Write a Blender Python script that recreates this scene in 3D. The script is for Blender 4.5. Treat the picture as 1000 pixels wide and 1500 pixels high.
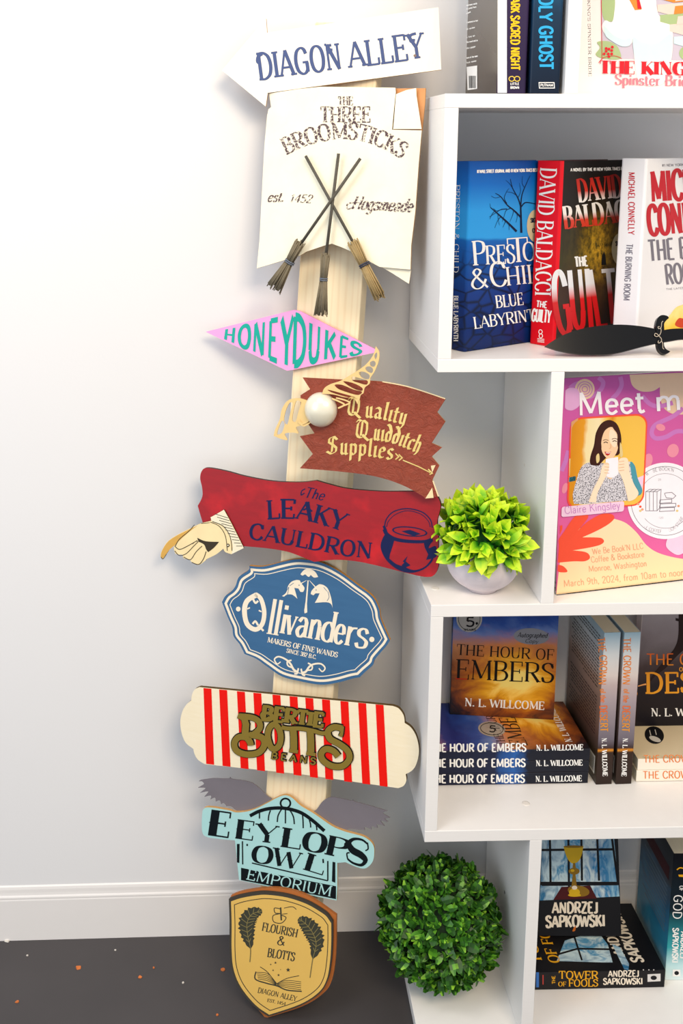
import bpy, bmesh, math, random
from mathutils import Vector, Matrix
from mathutils.geometry import tessellate_polygon

for _o in list(bpy.data.objects):
    bpy.data.objects.remove(_o)
scene = bpy.context.scene
COL = scene.collection
R_ = math.radians

# ------------------------------------------------------------------ camera
CAM = Vector((-0.24399, -1.30912, 1.24386))
YAW, PITCH, ROLL, FPX, PPX, PPY = -0.0290575, -0.1713083, 0.0011051, 1573.256, 399.937, 478.538
cam_data = bpy.data.cameras.new('camera')
cam = bpy.data.objects.new('camera', cam_data)
COL.objects.link(cam)
cam_data.sensor_fit = 'VERTICAL'
cam_data.sensor_height = 36.0
cam_data.lens = FPX * 36.0 / 1500.0
cam_data.shift_x = (500.0 - PPX) / 1500.0
cam_data.shift_y = -(750.0 - PPY) / 1500.0
cam_data.clip_start = 0.02
cam.location = CAM
cam.rotation_mode = 'XYZ'
_fw = Vector((-math.sin(YAW) * math.cos(PITCH), math.cos(YAW) * math.cos(PITCH), math.sin(PITCH)))
_rt0 = Vector((math.cos(YAW), math.sin(YAW), 0.0))
_up0 = _rt0.cross(_fw)
_rt = math.cos(ROLL) * _rt0 + math.sin(ROLL) * _up0
_up = -math.sin(ROLL) * _rt0 + math.cos(ROLL) * _up0
cam.matrix_world = Matrix(((_rt.x, _up.x, -_fw.x, CAM.x), (_rt.y, _up.y, -_fw.y, CAM.y),
                           (_rt.z, _up.z, -_fw.z, CAM.z), (0, 0, 0, 1)))
scene.camera = cam

# ------------------------------------------------------------------ light and exposure
scene.view_settings.view_transform = 'Standard'
scene.view_settings.look = 'None'
scene.view_settings.gamma = 1.0
scene.view_settings.use_curve_mapping = False
scene.view_settings.exposure = 0.0
world = bpy.data.worlds.new('room_light')
scene.world = world
world.use_nodes = True
world.node_tree.nodes['Background'].inputs[0].default_value = (0.87, 0.93, 1.0, 1)
world.node_tree.nodes['Background'].inputs[1].default_value = 0.88


def area(name, loc, target, sx, sy, power, col):
    ld = bpy.data.lights.new(name, 'AREA')
    ld.shape = 'RECTANGLE'
    ld.size, ld.size_y, ld.energy, ld.color = sx, sy, power, col
    o = bpy.data.objects.new(name, ld)
    COL.objects.link(o)
    o.location = loc
    o.rotation_euler = (Vector(target) - Vector(loc)).to_track_quat('-Z', 'Y').to_euler()
    return o


area('shop_window_light', (-2.5, -1.5, 1.75), (-0.1, 0.2, 0.95), 1.3, 1.6, 23, (0.80, 0.89, 1.0))
area('ceiling_lamp_light', (0.45, -2.1, 2.6), (0.25, 0.2, 0.6), 1.2, 0.7, 50, (1.0, 0.80, 0.56))
area('ceiling_lamp_light', (-0.9, -0.85, 2.55), (-0.55, 0.24, 1.4), 0.7, 0.7, 12, (1.0, 0.95, 0.90))

# ------------------------------------------------------------------ measured points
def ray(x, y):
    a, b = (x - PPX) / FPX, -(y - PPY) / FPX
    return (_fw + a * _rt + b * _up)


def hit(x, y, P, N):
    """point where the sight line of a measured photo point meets the plane (P, N)"""
    d = ray(x, y)
    return CAM + d * ((P - CAM).dot(N) / d.dot(N))


def on_z(x, y, z):
    return hit(x, y, Vector((0, 0, z)), Vector((0, 0, 1)))


def on_y(x, y, Y):
    return hit(x, y, Vector((0, Y, 0)), Vector((0, 1, 0)))


# ------------------------------------------------------------------ naming
def tag(o, label=None, cat=None, group=None, kind=None):
    if label: o['label'] = label
    if cat: o['category'] = cat
    if group: o['group'] = group
    if kind: o['kind'] = kind
    return o


def empty(name, M, label=None, cat=None, group=None):
    o = bpy.data.objects.new(name, None)
    COL.objects.link(o)
    o.empty_display_size = 0.02
    o.matrix_world = M
    return tag(o, label, cat, group)


def obj(name, bm, mats, parent=None, M=None, smooth=False, bevel=0.0, seg=2):
    me = bpy.data.meshes.new(name)
    if not isinstance(mats, (list, tuple)): mats = [mats]
    for m in mats: me.materials.append(m)
    if smooth:
        for f in bm.faces: f.smooth = True
    bm.normal_update()
    bm.to_mesh(me); bm.free()
    o = bpy.data.objects.new(name, me)
    COL.objects.link(o)
    if parent is not None:
        o.parent = parent
        if M is not None: o.matrix_local = M
    elif M is not None:
        o.matrix_world = M
    if bevel:
        b = o.modifiers.new('bevel', 'BEVEL')
        b.width, b.segments, b.limit_method, b.angle_limit = bevel, seg, 'ANGLE', R_(40)
    return o


def copy_tree(o, parent=None):
    c = o.copy(); COL.objects.link(c)
    if parent is not None: c.parent = parent
    for ch in list(o.children): copy_tree(ch, c)
    return c


# ------------------------------------------------------------------ materials
def nt(name):
    m = bpy.data.materials.new(name)
    m.use_nodes = True
    t = m.node_tree
    return m, t, t.nodes['Principled BSDF']


def srgb(h):
    if isinstance(h, str):
        h = h.lstrip('#')
        v = [int(h[i:i + 2], 16) / 255 for i in (0, 2, 4)]
    else:
        v = h
    return tuple((c / 12.92 if c <= .04045 else ((c + .055) / 1.055) ** 2.4) for c in v) + (1.0,)


def coords(t, scale=(1, 1, 1), rot=(0, 0, 0), loc=(0, 0, 0)):
    c = t.nodes.new('ShaderNodeTexCoord')
    mp = t.nodes.new('ShaderNodeMapping')
    mp.inputs['Scale'].default_value = scale
    mp.inputs['Rotation'].default_value = rot
    mp.inputs['Location'].default_value = loc
    t.links.new(c.outputs['Object'], mp.inputs['Vector'])
    return mp.outputs['Vector']


def noise(t, vec, scale, detail=4, rough=.55, dist=0.0):
    n = t.nodes.new('ShaderNodeTexNoise')
    n.inputs['Scale'].default_value = scale
    n.inputs['Detail'].default_value = detail
    n.inputs['Roughness'].default_value = rough
    n.inputs['Distortion'].default_value = dist
    t.links.new(vec, n.inputs['Vector'])
    return n.outputs['Fac']


def ramp(t, fac, stops, interp='LINEAR'):
    r = t.nodes.new('ShaderNodeValToRGB')
    r.color_ramp.interpolation = interp
    e = r.color_ramp.elements
    while len(e) > 1: e.remove(e[-1])
    e[0].position, e[0].color = stops[0][0], srgb(stops[0][1])
    for p, c in stops[1:]:
        q = e.new(p); q.color = srgb(c)
    t.links.new(fac, r.inputs['Fac'])
    return r.outputs['Color']


def mix(t, fac, a, b):
    m = t.nodes.new('ShaderNodeMix'); m.data_type = 'RGBA'
    for s, v in ((m.inputs[0], fac), (m.inputs[6], a), (m.inputs[7], b)):
        if hasattr(v, 'node'): t.links.new(v, s)
        elif isinstance(v, (int, float)): s.default_value = v
        else: s.default_value = srgb(v)
    return m.outputs[2]


def bump(t, p, height, strength=.2, dist=.001):
    b = t.nodes.new('ShaderNodeBump')
    b.inputs['Strength'].default_value = strength
    b.inputs['Distance'].default_value = dist
    t.links.new(height, b.inputs['Height'])
    t.links.new(b.outputs['Normal'], p.inputs['Normal'])


def sep(t, vec, axis):
    s = t.nodes.new('ShaderNodeSeparateXYZ'); t.links.new(vec, s.inputs[0])
    return s.outputs[axis]


def plain(name, col, rough=.5, spec=.4, metal=0.0, var=.06, scale=60, bmp=0.0, coat=0.0):
    """one colour with a little mottling"""
    m, t, p = nt(name)
    v = coords(t)
    n = noise(t, v, scale)
    c = srgb(col)[:3]
    lo = tuple(max(0, x * (1 - var)) for x in c); hi = tuple(min(1, x * (1 + var)) for x in c)
    mx = t.nodes.new('ShaderNodeMix'); mx.data_type = 'RGBA'
    t.links.new(n, mx.inputs[0])
    mx.inputs[6].default_value = lo + (1,); mx.inputs[7].default_value = hi + (1,)
    t.links.new(mx.outputs[2], p.inputs['Base Color'])
    p.inputs['Roughness'].default_value = rough
    p.inputs['Specular IOR Level'].default_value = spec
    p.inputs['Metallic'].default_value = metal
    p.inputs['Coat Weight'].default_value = coat
    if bmp: bump(t, p, n, bmp)
    return m


_ink = {}


def ink(col, rough=.55, metal=0.0):
    k = (col, rough, metal)
    if k not in _ink:
        _ink[k] = plain('ink_' + col.lstrip('#'), col, rough, .18, metal, .04, 90)
    return _ink[k]


# ------------------------------------------------------------------ flat-shape tools
def smooth(pts, closed=True, n=6):
    """Catmull-Rom through points; a point with a third entry is a sharp corner"""
    P = [Vector((p[0], p[1])) for p in pts]
    corner = [len(p) > 2 for p in pts]
    N = len(P); out = []
    rng = range(N) if closed else range(N - 1)
    for i in rng:
        j = (i + 1) % N
        a, b = P[i], P[j]
        pa = P[i - 1] if (closed or i > 0) and not corner[i] else a
        pb = P[(j + 1) % N] if (closed or j < N - 1) and not corner[j] else b
        if (pa is a) and (pb is b):
            out.append(a); continue
        for k in range(n):
            s = k / n
            out.append(0.5 * ((2 * a) + (b - pa) * s + (2 * pa - 5 * a + 4 * b - pb) * s * s + (3 * a - pa - 3 * b + pb) * s ** 3))
    if not closed: out.append(P[-1])
    return out


def ell(cx, cy, rx, ry, n=28, rot=0.0, a0=0.0, a1=2 * math.pi, close=True):
    r = []
    m = n if close else n + 1
    for i in range(m):
        a = a0 + (a1 - a0) * i / n
        x, y = rx * math.cos(a), ry * math.sin(a)
        r.append((cx + x * math.cos(rot) - y * math.sin(rot), cy + x * math.sin(rot) + y * math.cos(rot)))
    return r


def ribbon(pts, w, closed=False):
    """outline quads of a stroke; w is one width or one per point"""
    P = [Vector((p[0], p[1])) for p in pts]
    Q = [P[0]]
    W = [w] * len(P) if isinstance(w, (int, float)) else list(w)
    W2 = [W[0]]
    for p, ww in zip(P[1:], W[1:]):
        if (p - Q[-1]).length > 1e-6: Q.append(p); W2.append(ww)
    P, W = Q, W2
    n = len(P)
    if n < 2: return []
    L, Rr = [], []
    for i in range(n):
        a = P[i - 1] if (i > 0 or closed) else P[i]
        b = P[(i + 1) % n] if (i < n - 1 or closed) else P[i]
        d1 = (P[i] - a); d2 = (b - P[i])
        if d1.length < 1e-9: d1 = d2
        if d2.length < 1e-9: d2 = d1
        d1 = d1.normalized(); d2 = d2.normalized()
        t = d1 + d2
        if t.length < 1e-3: t = d1.copy()
        t.normalize()
        c = max(.5, t.dot(d1))
        nn = Vector((-t.y, t.x)) * (W[i] * .5 / c)
        L.append(P[i] + nn); Rr.append(P[i] - nn)
    quads = []
    for i in range(n if closed else n - 1):
        j = (i + 1) % n
        quads.append((L[i], Rr[i], Rr[j], L[j]))
    return quads


class Sheet:
    """a plane in the scene with its own local frame; draws flat shapes given as measured points on it"""

    def __init__(self, bm, inv, P, N, thick_dir=None):
        self.bm, self.inv, self.P, self.N = bm, inv, P, N.normalized()
        self.k = 0

    def up(self):
        # coats of paint lie a hair above one another, never in exactly one plane
        self.k = (self.k + 1) % 24
        return self.k * 6e-6

    def loc(self, x, y, lift=0.0):
        return self.inv @ (hit(x, y, self.P, self.N) + self.N * lift)

    def face(self, pts, mat, lift, holes=(), printed=True):
        loops = [[(p[0], p[1]) for p in pts]] + [[(p[0], p[1]) for p in h] for h in holes]
        if printed: lift += self.up()
        vs = [[self.bm.verts.new(self.loc(x, y, lift)) for x, y in l] for l in loops]
        flat = [v for l in vs for v in l]
        tris = tessellate_polygon([[Vector((x, -y, 0)) for x, y in l] for l in loops])
        nl = (self.inv.to_3x3() @ self.N)
        for tr in tris:
            a, b, c = (flat[i] for i in tr)
            n = (b.co - a.co).cross(c.co - a.co)
            if n.length < 1e-14: continue
            try:
                f = self.bm.faces.new((a, b, c) if n.dot(nl) > 0 else (a, c, b))
                f.material_index = mat
            except ValueError:
                pass

    def stroke(self, pts, w, mat, lift, closed=False, curve=False, n=5):
        if curve: pts = smooth(pts, closed, n)
        if isinstance(w, (tuple, list)) and len(w) == 2:
            k = len(pts) - 1
            w = [w[0] + (w[1] - w[0]) * i / k for i in range(k + 1)]
        nl = (self.inv.to_3x3() @ self.N)
        lift += self.up()
        for q in ribbon(pts, w, closed):
            vs = [self.loc(p.x, p.y, lift) for p in q]
            if (vs[1] - vs[0]).cross(vs[2] - vs[0]).dot(nl) < 0: vs.reverse()
            try:
                f = self.bm.faces.new([self.bm.verts.new(v) for v in vs]); f.material_index = mat
            except ValueError:
                pass

    def slab(self, pts, front, back, mat_front, mat_edge, holes=()):
        """a board of real thickness between two lifts"""
        self.face(pts, mat_front, front, holes, False)
        bm2 = len(self.bm.faces)
        loops = [pts] + list(holes)
        vb = []
        for li, l in enumerate(loops):
            f_ = [self.bm.verts.new(self.loc(p[0], p[1], front)) for p in l]
            b_ = [self.bm.verts.new(self.loc(p[0], p[1], back)) for p in l]
            n = len(l)
            area2 = sum(l[i][0] * l[(i + 1) % n][1] - l[(i + 1) % n][0] * l[i][1] for i in range(n))
            ccw = area2 < 0      # photo y runs down
            if li > 0: ccw = not ccw
            for i in range(n):
                j = (i + 1) % n
                q = (f_[i], b_[i], b_[j], f_[j]) if ccw else (f_[j], b_[j], b_[i], f_[i])
                f = self.bm.faces.new(q); f.material_index = mat_edge
        keep = self.N
        self.face_back(pts, mat_edge, back, holes)

    def face_back(self, pts, mat, lift, holes=()):
        n0 = len(self.bm.faces)
        self.face(pts, mat, lift, holes, False)
        self.bm.faces.ensure_lookup_table()
        for f in self.bm.faces[n0:]: f.normal_flip()

    def text(self, s, p0, p1, h, style, mat, lift, base=None, warp=None, gap=0.0, grow=0.0):
        """lettering from baseline start p0 to end p1 (or along curve base), cap height h"""
        if base is not None:
            cur = smooth(base, False, 10)
        elif p0 is not None:
            cur = [Vector(p0), Vector(p1)]
        else:
            cur = None
        if cur:
            seg = [0.0]
            for a, b in zip(cur, cur[1:]): seg.append(seg[-1] + (b - a).length)
            total = seg[-1] / h
        else:
            total = style.get('total', 6.0)
        nat = sum(adv_in(c, style) for c in s) + gap * (len(s) - 1)
        sx = total / nat
        def W(u, v):
            if warp: return warp(u / total, v)
            d = u * h
            i = 0
            while i < len(seg) - 2 and d > seg[i + 1]: i += 1
            t = (cur[i + 1] - cur[i]).normalized()
            p = cur[i] + t * (d - seg[i])
            up = Vector((t.y, -t.x))
            sk = style.get('slant', 0.0)
            return p + up * (v * h) + t * (v * h * sk)
        nl = (self.inv.to_3x3() @ self.N)
        x = 0.0
        for c in s:
            last = -1; up = 0.0
            for si, quad in glyph_quads(c, x, sx, style, grow):
                if si != last: up = self.up(); last = si
                vs = []
                for q in quad:
                    pp = W(q[0], q[1]); vs.append(self.loc(pp[0], pp[1], lift + up))
                if (vs[1] - vs[0]).cross(vs[2] - vs[0]).dot(nl) < 0: vs.reverse()
                f = self.bm.faces.new([self.bm.verts.new(v) for v in vs]); f.material_index = mat
            x += (adv_in(c, style) + gap) * sx


# ------------------------------------------------------------------ lettering (drawn stroke by stroke)
_BOWL = 'A:.14,1 .36,1 .54,.92 .58,.74 .52,.56 .36,.48 .14,.48'
_LB = 'A:.42,.45 .3,.62 .14,.55 .08,.31 .14,.07 .3,0 .42,.12'
_RB = 'A:.12,.45 .24,.62 .4,.55 .45,.31 .4,.07 .24,0 .12,.12'
GLYPH = {
    ' ': (.34, ''),
    'A': (.74, 't0:.06,0 .36,1|T1:.36,1 .68,0|h:.17,.33 .57,.33'),
    'B': (.68, 'T:.14,0 .14,1|A:.14,1 .34,1 .5,.93 .54,.77 .48,.6 .34,.53 .14,.53|A:.34,.53 .52,.46 .6,.27 .52,.07 .34,0 .14,0|*h:.03,0 .14,0|*h:.03,1 .14,1'),
    'C': (.7, 'A:.62,.74 .54,.93 .38,1 .18,.86 .1,.5 .18,.14 .38,0 .54,.06 .64,.24|*t:.62,.7 .62,.98'),
    'D': (.76, 'T:.14,0 .14,1|A:.14,1 .36,1 .58,.84 .66,.5 .58,.16 .36,0 .14,0|*h:.03,0 .14,0|*h:.03,1 .14,1'),
    'E': (.62, 'T:.14,0 .14,1|h:.14,1 .54,1|h:.14,.52 .44,.52|h:.14,0 .56,0|*t:.54,1.02 .54,.78|*t:.44,.63 .44,.41|*t:.56,-.02 .56,.24|*h:.03,0 .14,0|*h:.03,1 .14,1'),
    'F': (.58, 'T0:.14,0 .14,1|h:.14,1 .54,1|h:.14,.5 .44,.5|*t:.54,1.02 .54,.78|*t:.44,.61 .44,.39|*h:.03,1 .14,1'),
    'G': (.76, 'A:.62,.76 .54,.94 .38,1 .18,.86 .1,.5 .18,.14 .38,0 .54,.04 .63,.16|T:.63,.42 .63,.06|h:.42,.44 .7,.44'),
    'H': (.76, 'T01:.14,0 .14,1|T01:.62,0 .62,1|h:.14,.5 .62,.5'),
    'I': (.3, 'T01:.15,0 .15,1'),
    'J': (.5, 'T1:.34,.22 .34,1|A:.34,.24 .32,.07 .2,0 .07,.08'),
    'K': (.7, 'T01:.14,0 .14,1|t1:.14,.4 .58,1|T1:.28,.58 .63,0'),
    'L': (.58, 'T1:.14,0 .14,1|h:.14,0 .54,0|*t:.54,-.02 .54,.26|*h:.03,0 .14,0'),
    'M': (.94, 't0:.13,0 .16,1|T:.16,1 .47,.08|t:.47,.08 .78,1|T0:.81,0 .78,1|*h:.05,1 .16,1|*h:.78,1 .89,1'),
    'N': (.78, 't0:.14,0 .14,1|T:.14,1 .63,0|t1:.63,0 .63,1|*h:.03,1 .14,1'),
    'O': (.78, 'O:.39,1 .18,.87 .1,.5 .18,.13 .39,0 .6,.13 .68,.5 .6,.87'),
    'P': (.64, 'T0:.14,0 .14,1|' + _BOWL + '|*h:.03,1 .14,1'),
    'Q': (.78, 'O:.39,1 .18,.87 .1,.5 .18,.13 .39,0 .6,.13 .68,.5 .6,.87|T:.4,.24 .72,-.14'),
    'R': (.7, 'T0:.14,0 .14,1|' + _BOWL + '|T1:.34,.48 .62,0|*h:.03,1 .14,1'),
    'S': (.6, 'A:.5,.78 .43,.95 .28,1 .13,.91 .1,.75 .19,.61 .36,.5 .49,.38 .51,.22 .43,.06 .28,0 .14,.05 .08,.24|*t:.5,.72 .5,.97|*t:.08,.28 .08,.03'),
    'T': (.64, 'T0:.32,0 .32,1|h:.04,1 .6,1|*t:.04,1.02 .04,.76|*t:.6,1.02 .6,.76'),
    'U': (.74, 'T1:.13,.3 .13,1|A:.13,.3 .2,.07 .36,0 .53,.07 .6,.3|t1:.6,.3 .6,1'),
    'V': (.72, 'T0:.06,1 .36,0|t1:.36,0 .66,1'),
    'W': (1.0, 'T0:.05,1 .28,0|t:.28,0 .5,.9|T:.5,.9 .72,0|t1:.72,0 .95,1'),
    'X': (.7, 'T01:.08,1 .62,0|t01:.08,0 .62,1'),
    'Y': (.72, 'T0:.06,1 .36,.45|t1:.36,.45 .66,1|T1:.36,.45 .36,0'),
    'Z': (.66, 'h:.08,1 .58,1|T:.58,1 .08,0|h:.08,0 .6,0'),
    '0': (.62, 'O:.31,1 .14,.87 .09,.5 .14,.13 .31,0 .48,.13 .53,.5 .48,.87'),
    '1': (.4, 'T0:.24,0 .24,1|t:.24,1 .08,.8'),
    '2': (.58, 'A:.09,.74 .16,.95 .3,1 .46,.9 .48,.72 .38,.48 .08,0|h:.08,0 .52,0'),
    '3': (.56, 'A:.1,.82 .2,.98 .36,.97 .46,.8 .38,.58 .24,.53|A:.24,.53 .42,.47 .5,.28 .4,.05 .22,0 .08,.14'),
    '4': (.6, 'T0:.42,0 .42,1|t:.42,1 .06,.3|h:.06,.3 .56,.3'),
    '5': (.56, 'h:.14,1 .48,1|T:.14,1 .12,.56|A:.12,.56 .28,.62 .46,.5 .48,.28 .4,.06 .24,0 .08,.1'),
    '8': (.58, 'O:.3,1 .14,.9 .14,.64 .3,.53 .46,.64 .46,.9|O:.3,.53 .1,.42 .1,.1 .3,0 .5,.1 .5,.42'),
    '9': (.58, 'O:.3,1 .14,.92 .1,.7 .16,.5 .3,.44 .44,.52 .5,.72 .44,.92|A:.5,.72 .46,.3 .2,0'),
    '&': (.74, 'A:.66,.02 .22,.7 .2,.9 .32,1 .44,.88 .38,.72 .15,.45 .08,.22 .16,.04 .32,0 .5,.14 .62,.45'),
    '.': (.26, 'T:.12,0 .12,.14'),
    ',': (.26, 'T:.14,.12 .08,-.14'),
    "'": (.2, 'T:.1,.72 .1,1'),
    '#': (.7, 'h:.1,.65 .62,.65|h:.08,.35 .6,.35|T:.24,0 .3,1|T:.42,0 .48,1'),
    '-': (.4, 'h:.06,.4 .34,.4'),
    'a': (.52, 'A:.1,.48 .2,.61 .32,.6 .39,.48|T1:.39,.5 .39,0|A:.39,.36 .18,.32 .08,.17 .16,.01 .28,.02 .39,.16'),
    'b': (.54, 'T:.12,0 .12,1|' + _RB),
    'c': (.5, 'A:.42,.48 .34,.6 .24,.62 .12,.5 .08,.31 .12,.12 .24,0 .34,.02 .43,.14'),
    'd': (.54, 'T1:.42,0 .42,1|' + _LB),
    'e': (.52, 'h:.09,.33 .44,.33|A:.44,.33 .4,.54 .26,.62 .13,.53 .08,.31 .13,.08 .27,0 .43,.12'),
    'f': (.36, 'T0:.16,0 .16,.75|A:.16,.75 .2,.95 .34,.98|h:.04,.62 .3,.62'),
    'g': (.54, _LB + '|T:.42,.62 .42,-.1|A:.42,-.1 .36,-.28 .22,-.32 .1,-.24'),
    'h': (.54, 'T0:.12,0 .12,1|A:.12,.42 .24,.6 .36,.6 .42,.44|T1:.42,.44 .42,0'),
    'i': (.26, 'T0:.13,0 .13,.62|T:.13,.78 .13,.92'),
    'k': (.5, 'T0:.12,0 .12,1|t:.12,.24 .4,.62|T1:.22,.38 .45,0'),
    'l': (.26, 'T0:.13,0 .13,1'),
    'm': (.76, 'T0:.12,0 .12,.62|A:.12,.42 .22,.6 .33,.58 .38,.44|T1:.38,.44 .38,0|A:.38,.42 .48,.6 .59,.58 .63,.44|T1:.63,.44 .63,0'),
    'n': (.54, 'T0:.12,0 .12,.62|A:.12,.42 .24,.6 .36,.6 .42,.44|T1:.42,.44 .42,0'),
    'o': (.54, 'O:.27,.62 .13,.54 .08,.31 .13,.08 .27,0 .41,.08 .46,.31 .41,.54'),
    'p': (.54, 'T0:.12,-.32 .12,.62|' + _RB),
    'q': (.54, 'T0:.42,-.32 .42,.62|' + _LB),
    'r': (.4, 'T0:.12,0 .12,.62|A:.12,.4 .2,.56 .35,.6'),
    's': (.44, 'A:.36,.48 .3,.6 .2,.62 .1,.53 .13,.39 .28,.3 .37,.2 .34,.05 .22,0 .12,.02 .07,.14'),
    't': (.38, 'T:.16,.14 .16,.84|A:.16,.14 .22,.0 .34,.06|h:.04,.62 .32,.62'),
    'u': (.54, 'T:.12,.62 .12,.18|A:.12,.18 .18,.02 .3,.02 .42,.16|T1:.42,.62 .42,0'),
    'v': (.46, 'T0:.05,.62 .22,0|t1:.22,0 .4,.62'),
    'w': (.66, 'T:.05,.62 .19,0|t:.19,0 .32,.58|T:.32,.58 .45,0|t:.45,0 .6,.62'),
    'y': (.48, 'T:.06,.62 .24,.04|t:.42,.62 .24,.04|A:.24,.04 .18,-.22 .06,-.3'),
    'z': (.46, 'h:.07,.62 .4,.62|T:.4,.62 .06,0|h:.06,0 .42,0'),
}


def adv(c):
    return GLYPH.get(c, GLYPH['o'])[0]


def adv_in(c, st):
    return TEXTURA[c][0] if st.get('nib') and c in TEXTURA else adv(c)


# angular broad-pen letters
TEXTURA = {
    'i': (.30, 'T:.04,.54 .13,.62 .13,.07 .2,0 .27,.07'),
    'u': (.54, 'T:.04,.54 .12,.62 .12,.09 .22,0 .36,.1|T:.28,.54 .36,.62 .36,.07 .43,0 .5,.07'),
    'l': (.30, 'T:.04,.93 .13,1 .13,.07 .2,0 .27,.07'),
    'a': (.54, 'T:.08,.52 .2,.62 .35,.54 .35,.07 .42,0 .5,.07|T:.35,.36 .12,.25 .1,.1 .2,0 .35,.1'),
    't': (.36, 'T:.13,.84 .13,.08 .22,0 .31,.07|T:.02,.6 .3,.6'),
    'y': (.52, 'T:.04,.54 .12,.62 .12,.11 .22,.02 .36,.1|T:.28,.54 .36,.62 .36,-.04 .24,-.26 .06,-.3'),
    'd': (.52, 'T:.36,.1 .22,0 .1,.1 .1,.48 .2,.6 .36,.5|T:.08,.98 .22,.9 .38,.6 .38,.1 .3,.02'),
    'c': (.46, 'T:.38,.52 .24,.62 .1,.5 .1,.1 .22,0 .37,.09'),
    'h': (.54, 'T:.04,.94 .12,1 .12,.06 .18,0|T:.12,.48 .28,.62 .39,.52 .39,.02 .28,-.16'),
    'p': (.54, 'T:.04,.54 .12,.62 .12,-.32|T:.12,.48 .27,.62 .39,.52 .39,.1 .26,0 .12,.1'),
    'e': (.48, 'T:.1,.3 .36,.42 .34,.54 .22,.62 .1,.5 .1,.1 .22,0 .37,.09'),
    's': (.48, 'T:.37,.54 .22,.62 .1,.5 .13,.37 .34,.25 .37,.1 .22,0 .08,.09'),
    'Q': (.84, 'T:.36,0 .2,.04 .1,.2 .1,.76 .22,.94 .4,1 .6,.86 .64,.5 .6,.16 .36,0|T:.34,.94 .34,.12|T:.02,.86 .1,1 .24,.96|T:.42,.2 .6,.04 .8,-.1'),
    'S': (.66, 'T:.54,.84 .36,1 .14,.86 .14,.64 .36,.52 .54,.38 .54,.16 .32,0 .08,.12|T:.33,.92 .33,.12'),
}
_parsed = {}


def strokes_of(c, pen=False):
    k = (c, pen and c in TEXTURA)
    if k not in _parsed:
        out = []
        spec = TEXTURA[c][1] if k[1] else GLYPH.get(c, GLYPH['o'])[1]
        for s in spec.split('|') if spec else []:
            head, body = s.split(':')
            star = head.startswith('*'); head = head.lstrip('*')
            pts = [tuple(float(q) for q in p.split(',')) for p in body.split(' ')]
            out.append((star, head[0], head[1:], pts))
        _parsed[k] = out
    return _parsed[k]


def glyph_quads(c, x0, sx, st, grow=0.0):
    T, t = st['T'] + grow, st['t'] + grow
    serif, sl, sth = st.get('serif', True), st.get('sl', .07), st.get('st', .05) + grow * .7
    nib = st.get('nib')
    quads = []
    sid = 0
    for star, typ, ends, pts in strokes_of(c, bool(st.get('nib'))):
        if star and not serif: continue
        sid += 1
        P = [(x0 + p[0] * sx, p[1]) for p in pts]
        closed = typ == 'O'
        if typ in 'AO' and not nib: Q = smooth(P, closed, 6)
        else: Q = [Vector(p) for p in P]
        if nib:
            nv = Vector((math.cos(nib[0]), math.sin(nib[0]))) * (nib[1] * .5)
            lst = list(zip(Q, Q[1:] + ([Q[0]] if closed else [])))
            for a, b in lst[:len(Q) if closed else len(Q) - 1]:
                sid += 2
                quads.append((sid, (a + nv, a - nv, b - nv, b + nv)))
                quads.extend((sid + 1, q) for q in ribbon([a, b], nib[2]))
            continue
        if typ == 'T': w = T
        elif typ == 't': w = t
        elif typ == 'h': w = t if not st.get('h') else st['h'] + grow
        else:
            w = []
            n = len(Q)
            for i in range(n):
                a = Q[i - 1] if (i > 0 or closed) else Q[i]
                b = Q[(i + 1) % n] if (i < n - 1 or closed) else Q[i]
                d = (b - a)
                k = abs(d.y) / max(1e-6, d.length)
                w.append(t + (T - t) * k ** 1.5)
        if grow and typ in 'Tth' and len(Q) == 2:
            d = (Q[1] - Q[0]).normalized() * grow * .5
            Q = [Q[0] - d, Q[1] + d]
        quads.extend((sid, q) for q in ribbon(Q, w, closed))
        if serif:
            for e in ends:
                p = Q[0] if e == '0' else Q[-1]
                o = Q[1] if e == '0' else Q[-2]
                sgn = 1 if o.y > p.y else -1
                hw = (T if typ == 'T' else t) * .5 + sl
                y0, y1 = p.y - grow * .4 * sgn, p.y + sgn * sth
                sid += 1
                quads.append((sid, (Vector((p.x - hw, y0)), Vector((p.x + hw, y0)), Vector((p.x + hw, y1)), Vector((p.x - hw, y1)))))
        if st.get('spur') and typ == 'T' and len(Q) == 2 and (Q[1] - Q[0]).length > .6:
            m = (Q[0] + Q[1]) * .5
            s_ = st['spur'] + T * .5
            sid += 1
            quads.append((sid, (m + Vector((-s_, 0)), m + Vector((0, -.12)), m + Vector((s_, 0)), m + Vector((0, .12)))))
    return quads


SANS = dict(T=.15, t=.12, serif=False)
SANSB = dict(T=.22, t=.17, serif=False)
SANSL = dict(T=.09, t=.085, serif=False)
SERIF = dict(T=.14, t=.05, serif=True, sl=.05, st=.045)
SERIFB = dict(T=.2, t=.08, serif=True, sl=.06, st=.06)
SCRIPT = dict(T=.13, t=.07, serif=False, slant=.3)
BLACK = dict(T=.1, t=.05, serif=False, nib=(R_(38), .19, .05))
WEST = dict(T=.3, t=.06, serif=True, sl=.09, st=.07, spur=.05)


# ------------------------------------------------------------------ solid-shape tools
def box(bm, a, b, mat=0):
    x0, y0, z0 = a; x1, y1, z1 = b
    v = [bm.verts.new(p) for p in ((x0, y0, z0), (x1, y0, z0), (x1, y1, z0), (x0, y1, z0),
                                   (x0, y0, z1), (x1, y0, z1), (x1, y1, z1), (x0, y1, z1))]
    for q in ((0, 3, 2, 1), (4, 5, 6, 7), (0, 1, 5, 4), (1, 2, 6, 5), (2, 3, 7, 6), (3, 0, 4, 7)):
        f = bm.faces.new([v[i] for i in q]); f.material_index = mat


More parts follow.
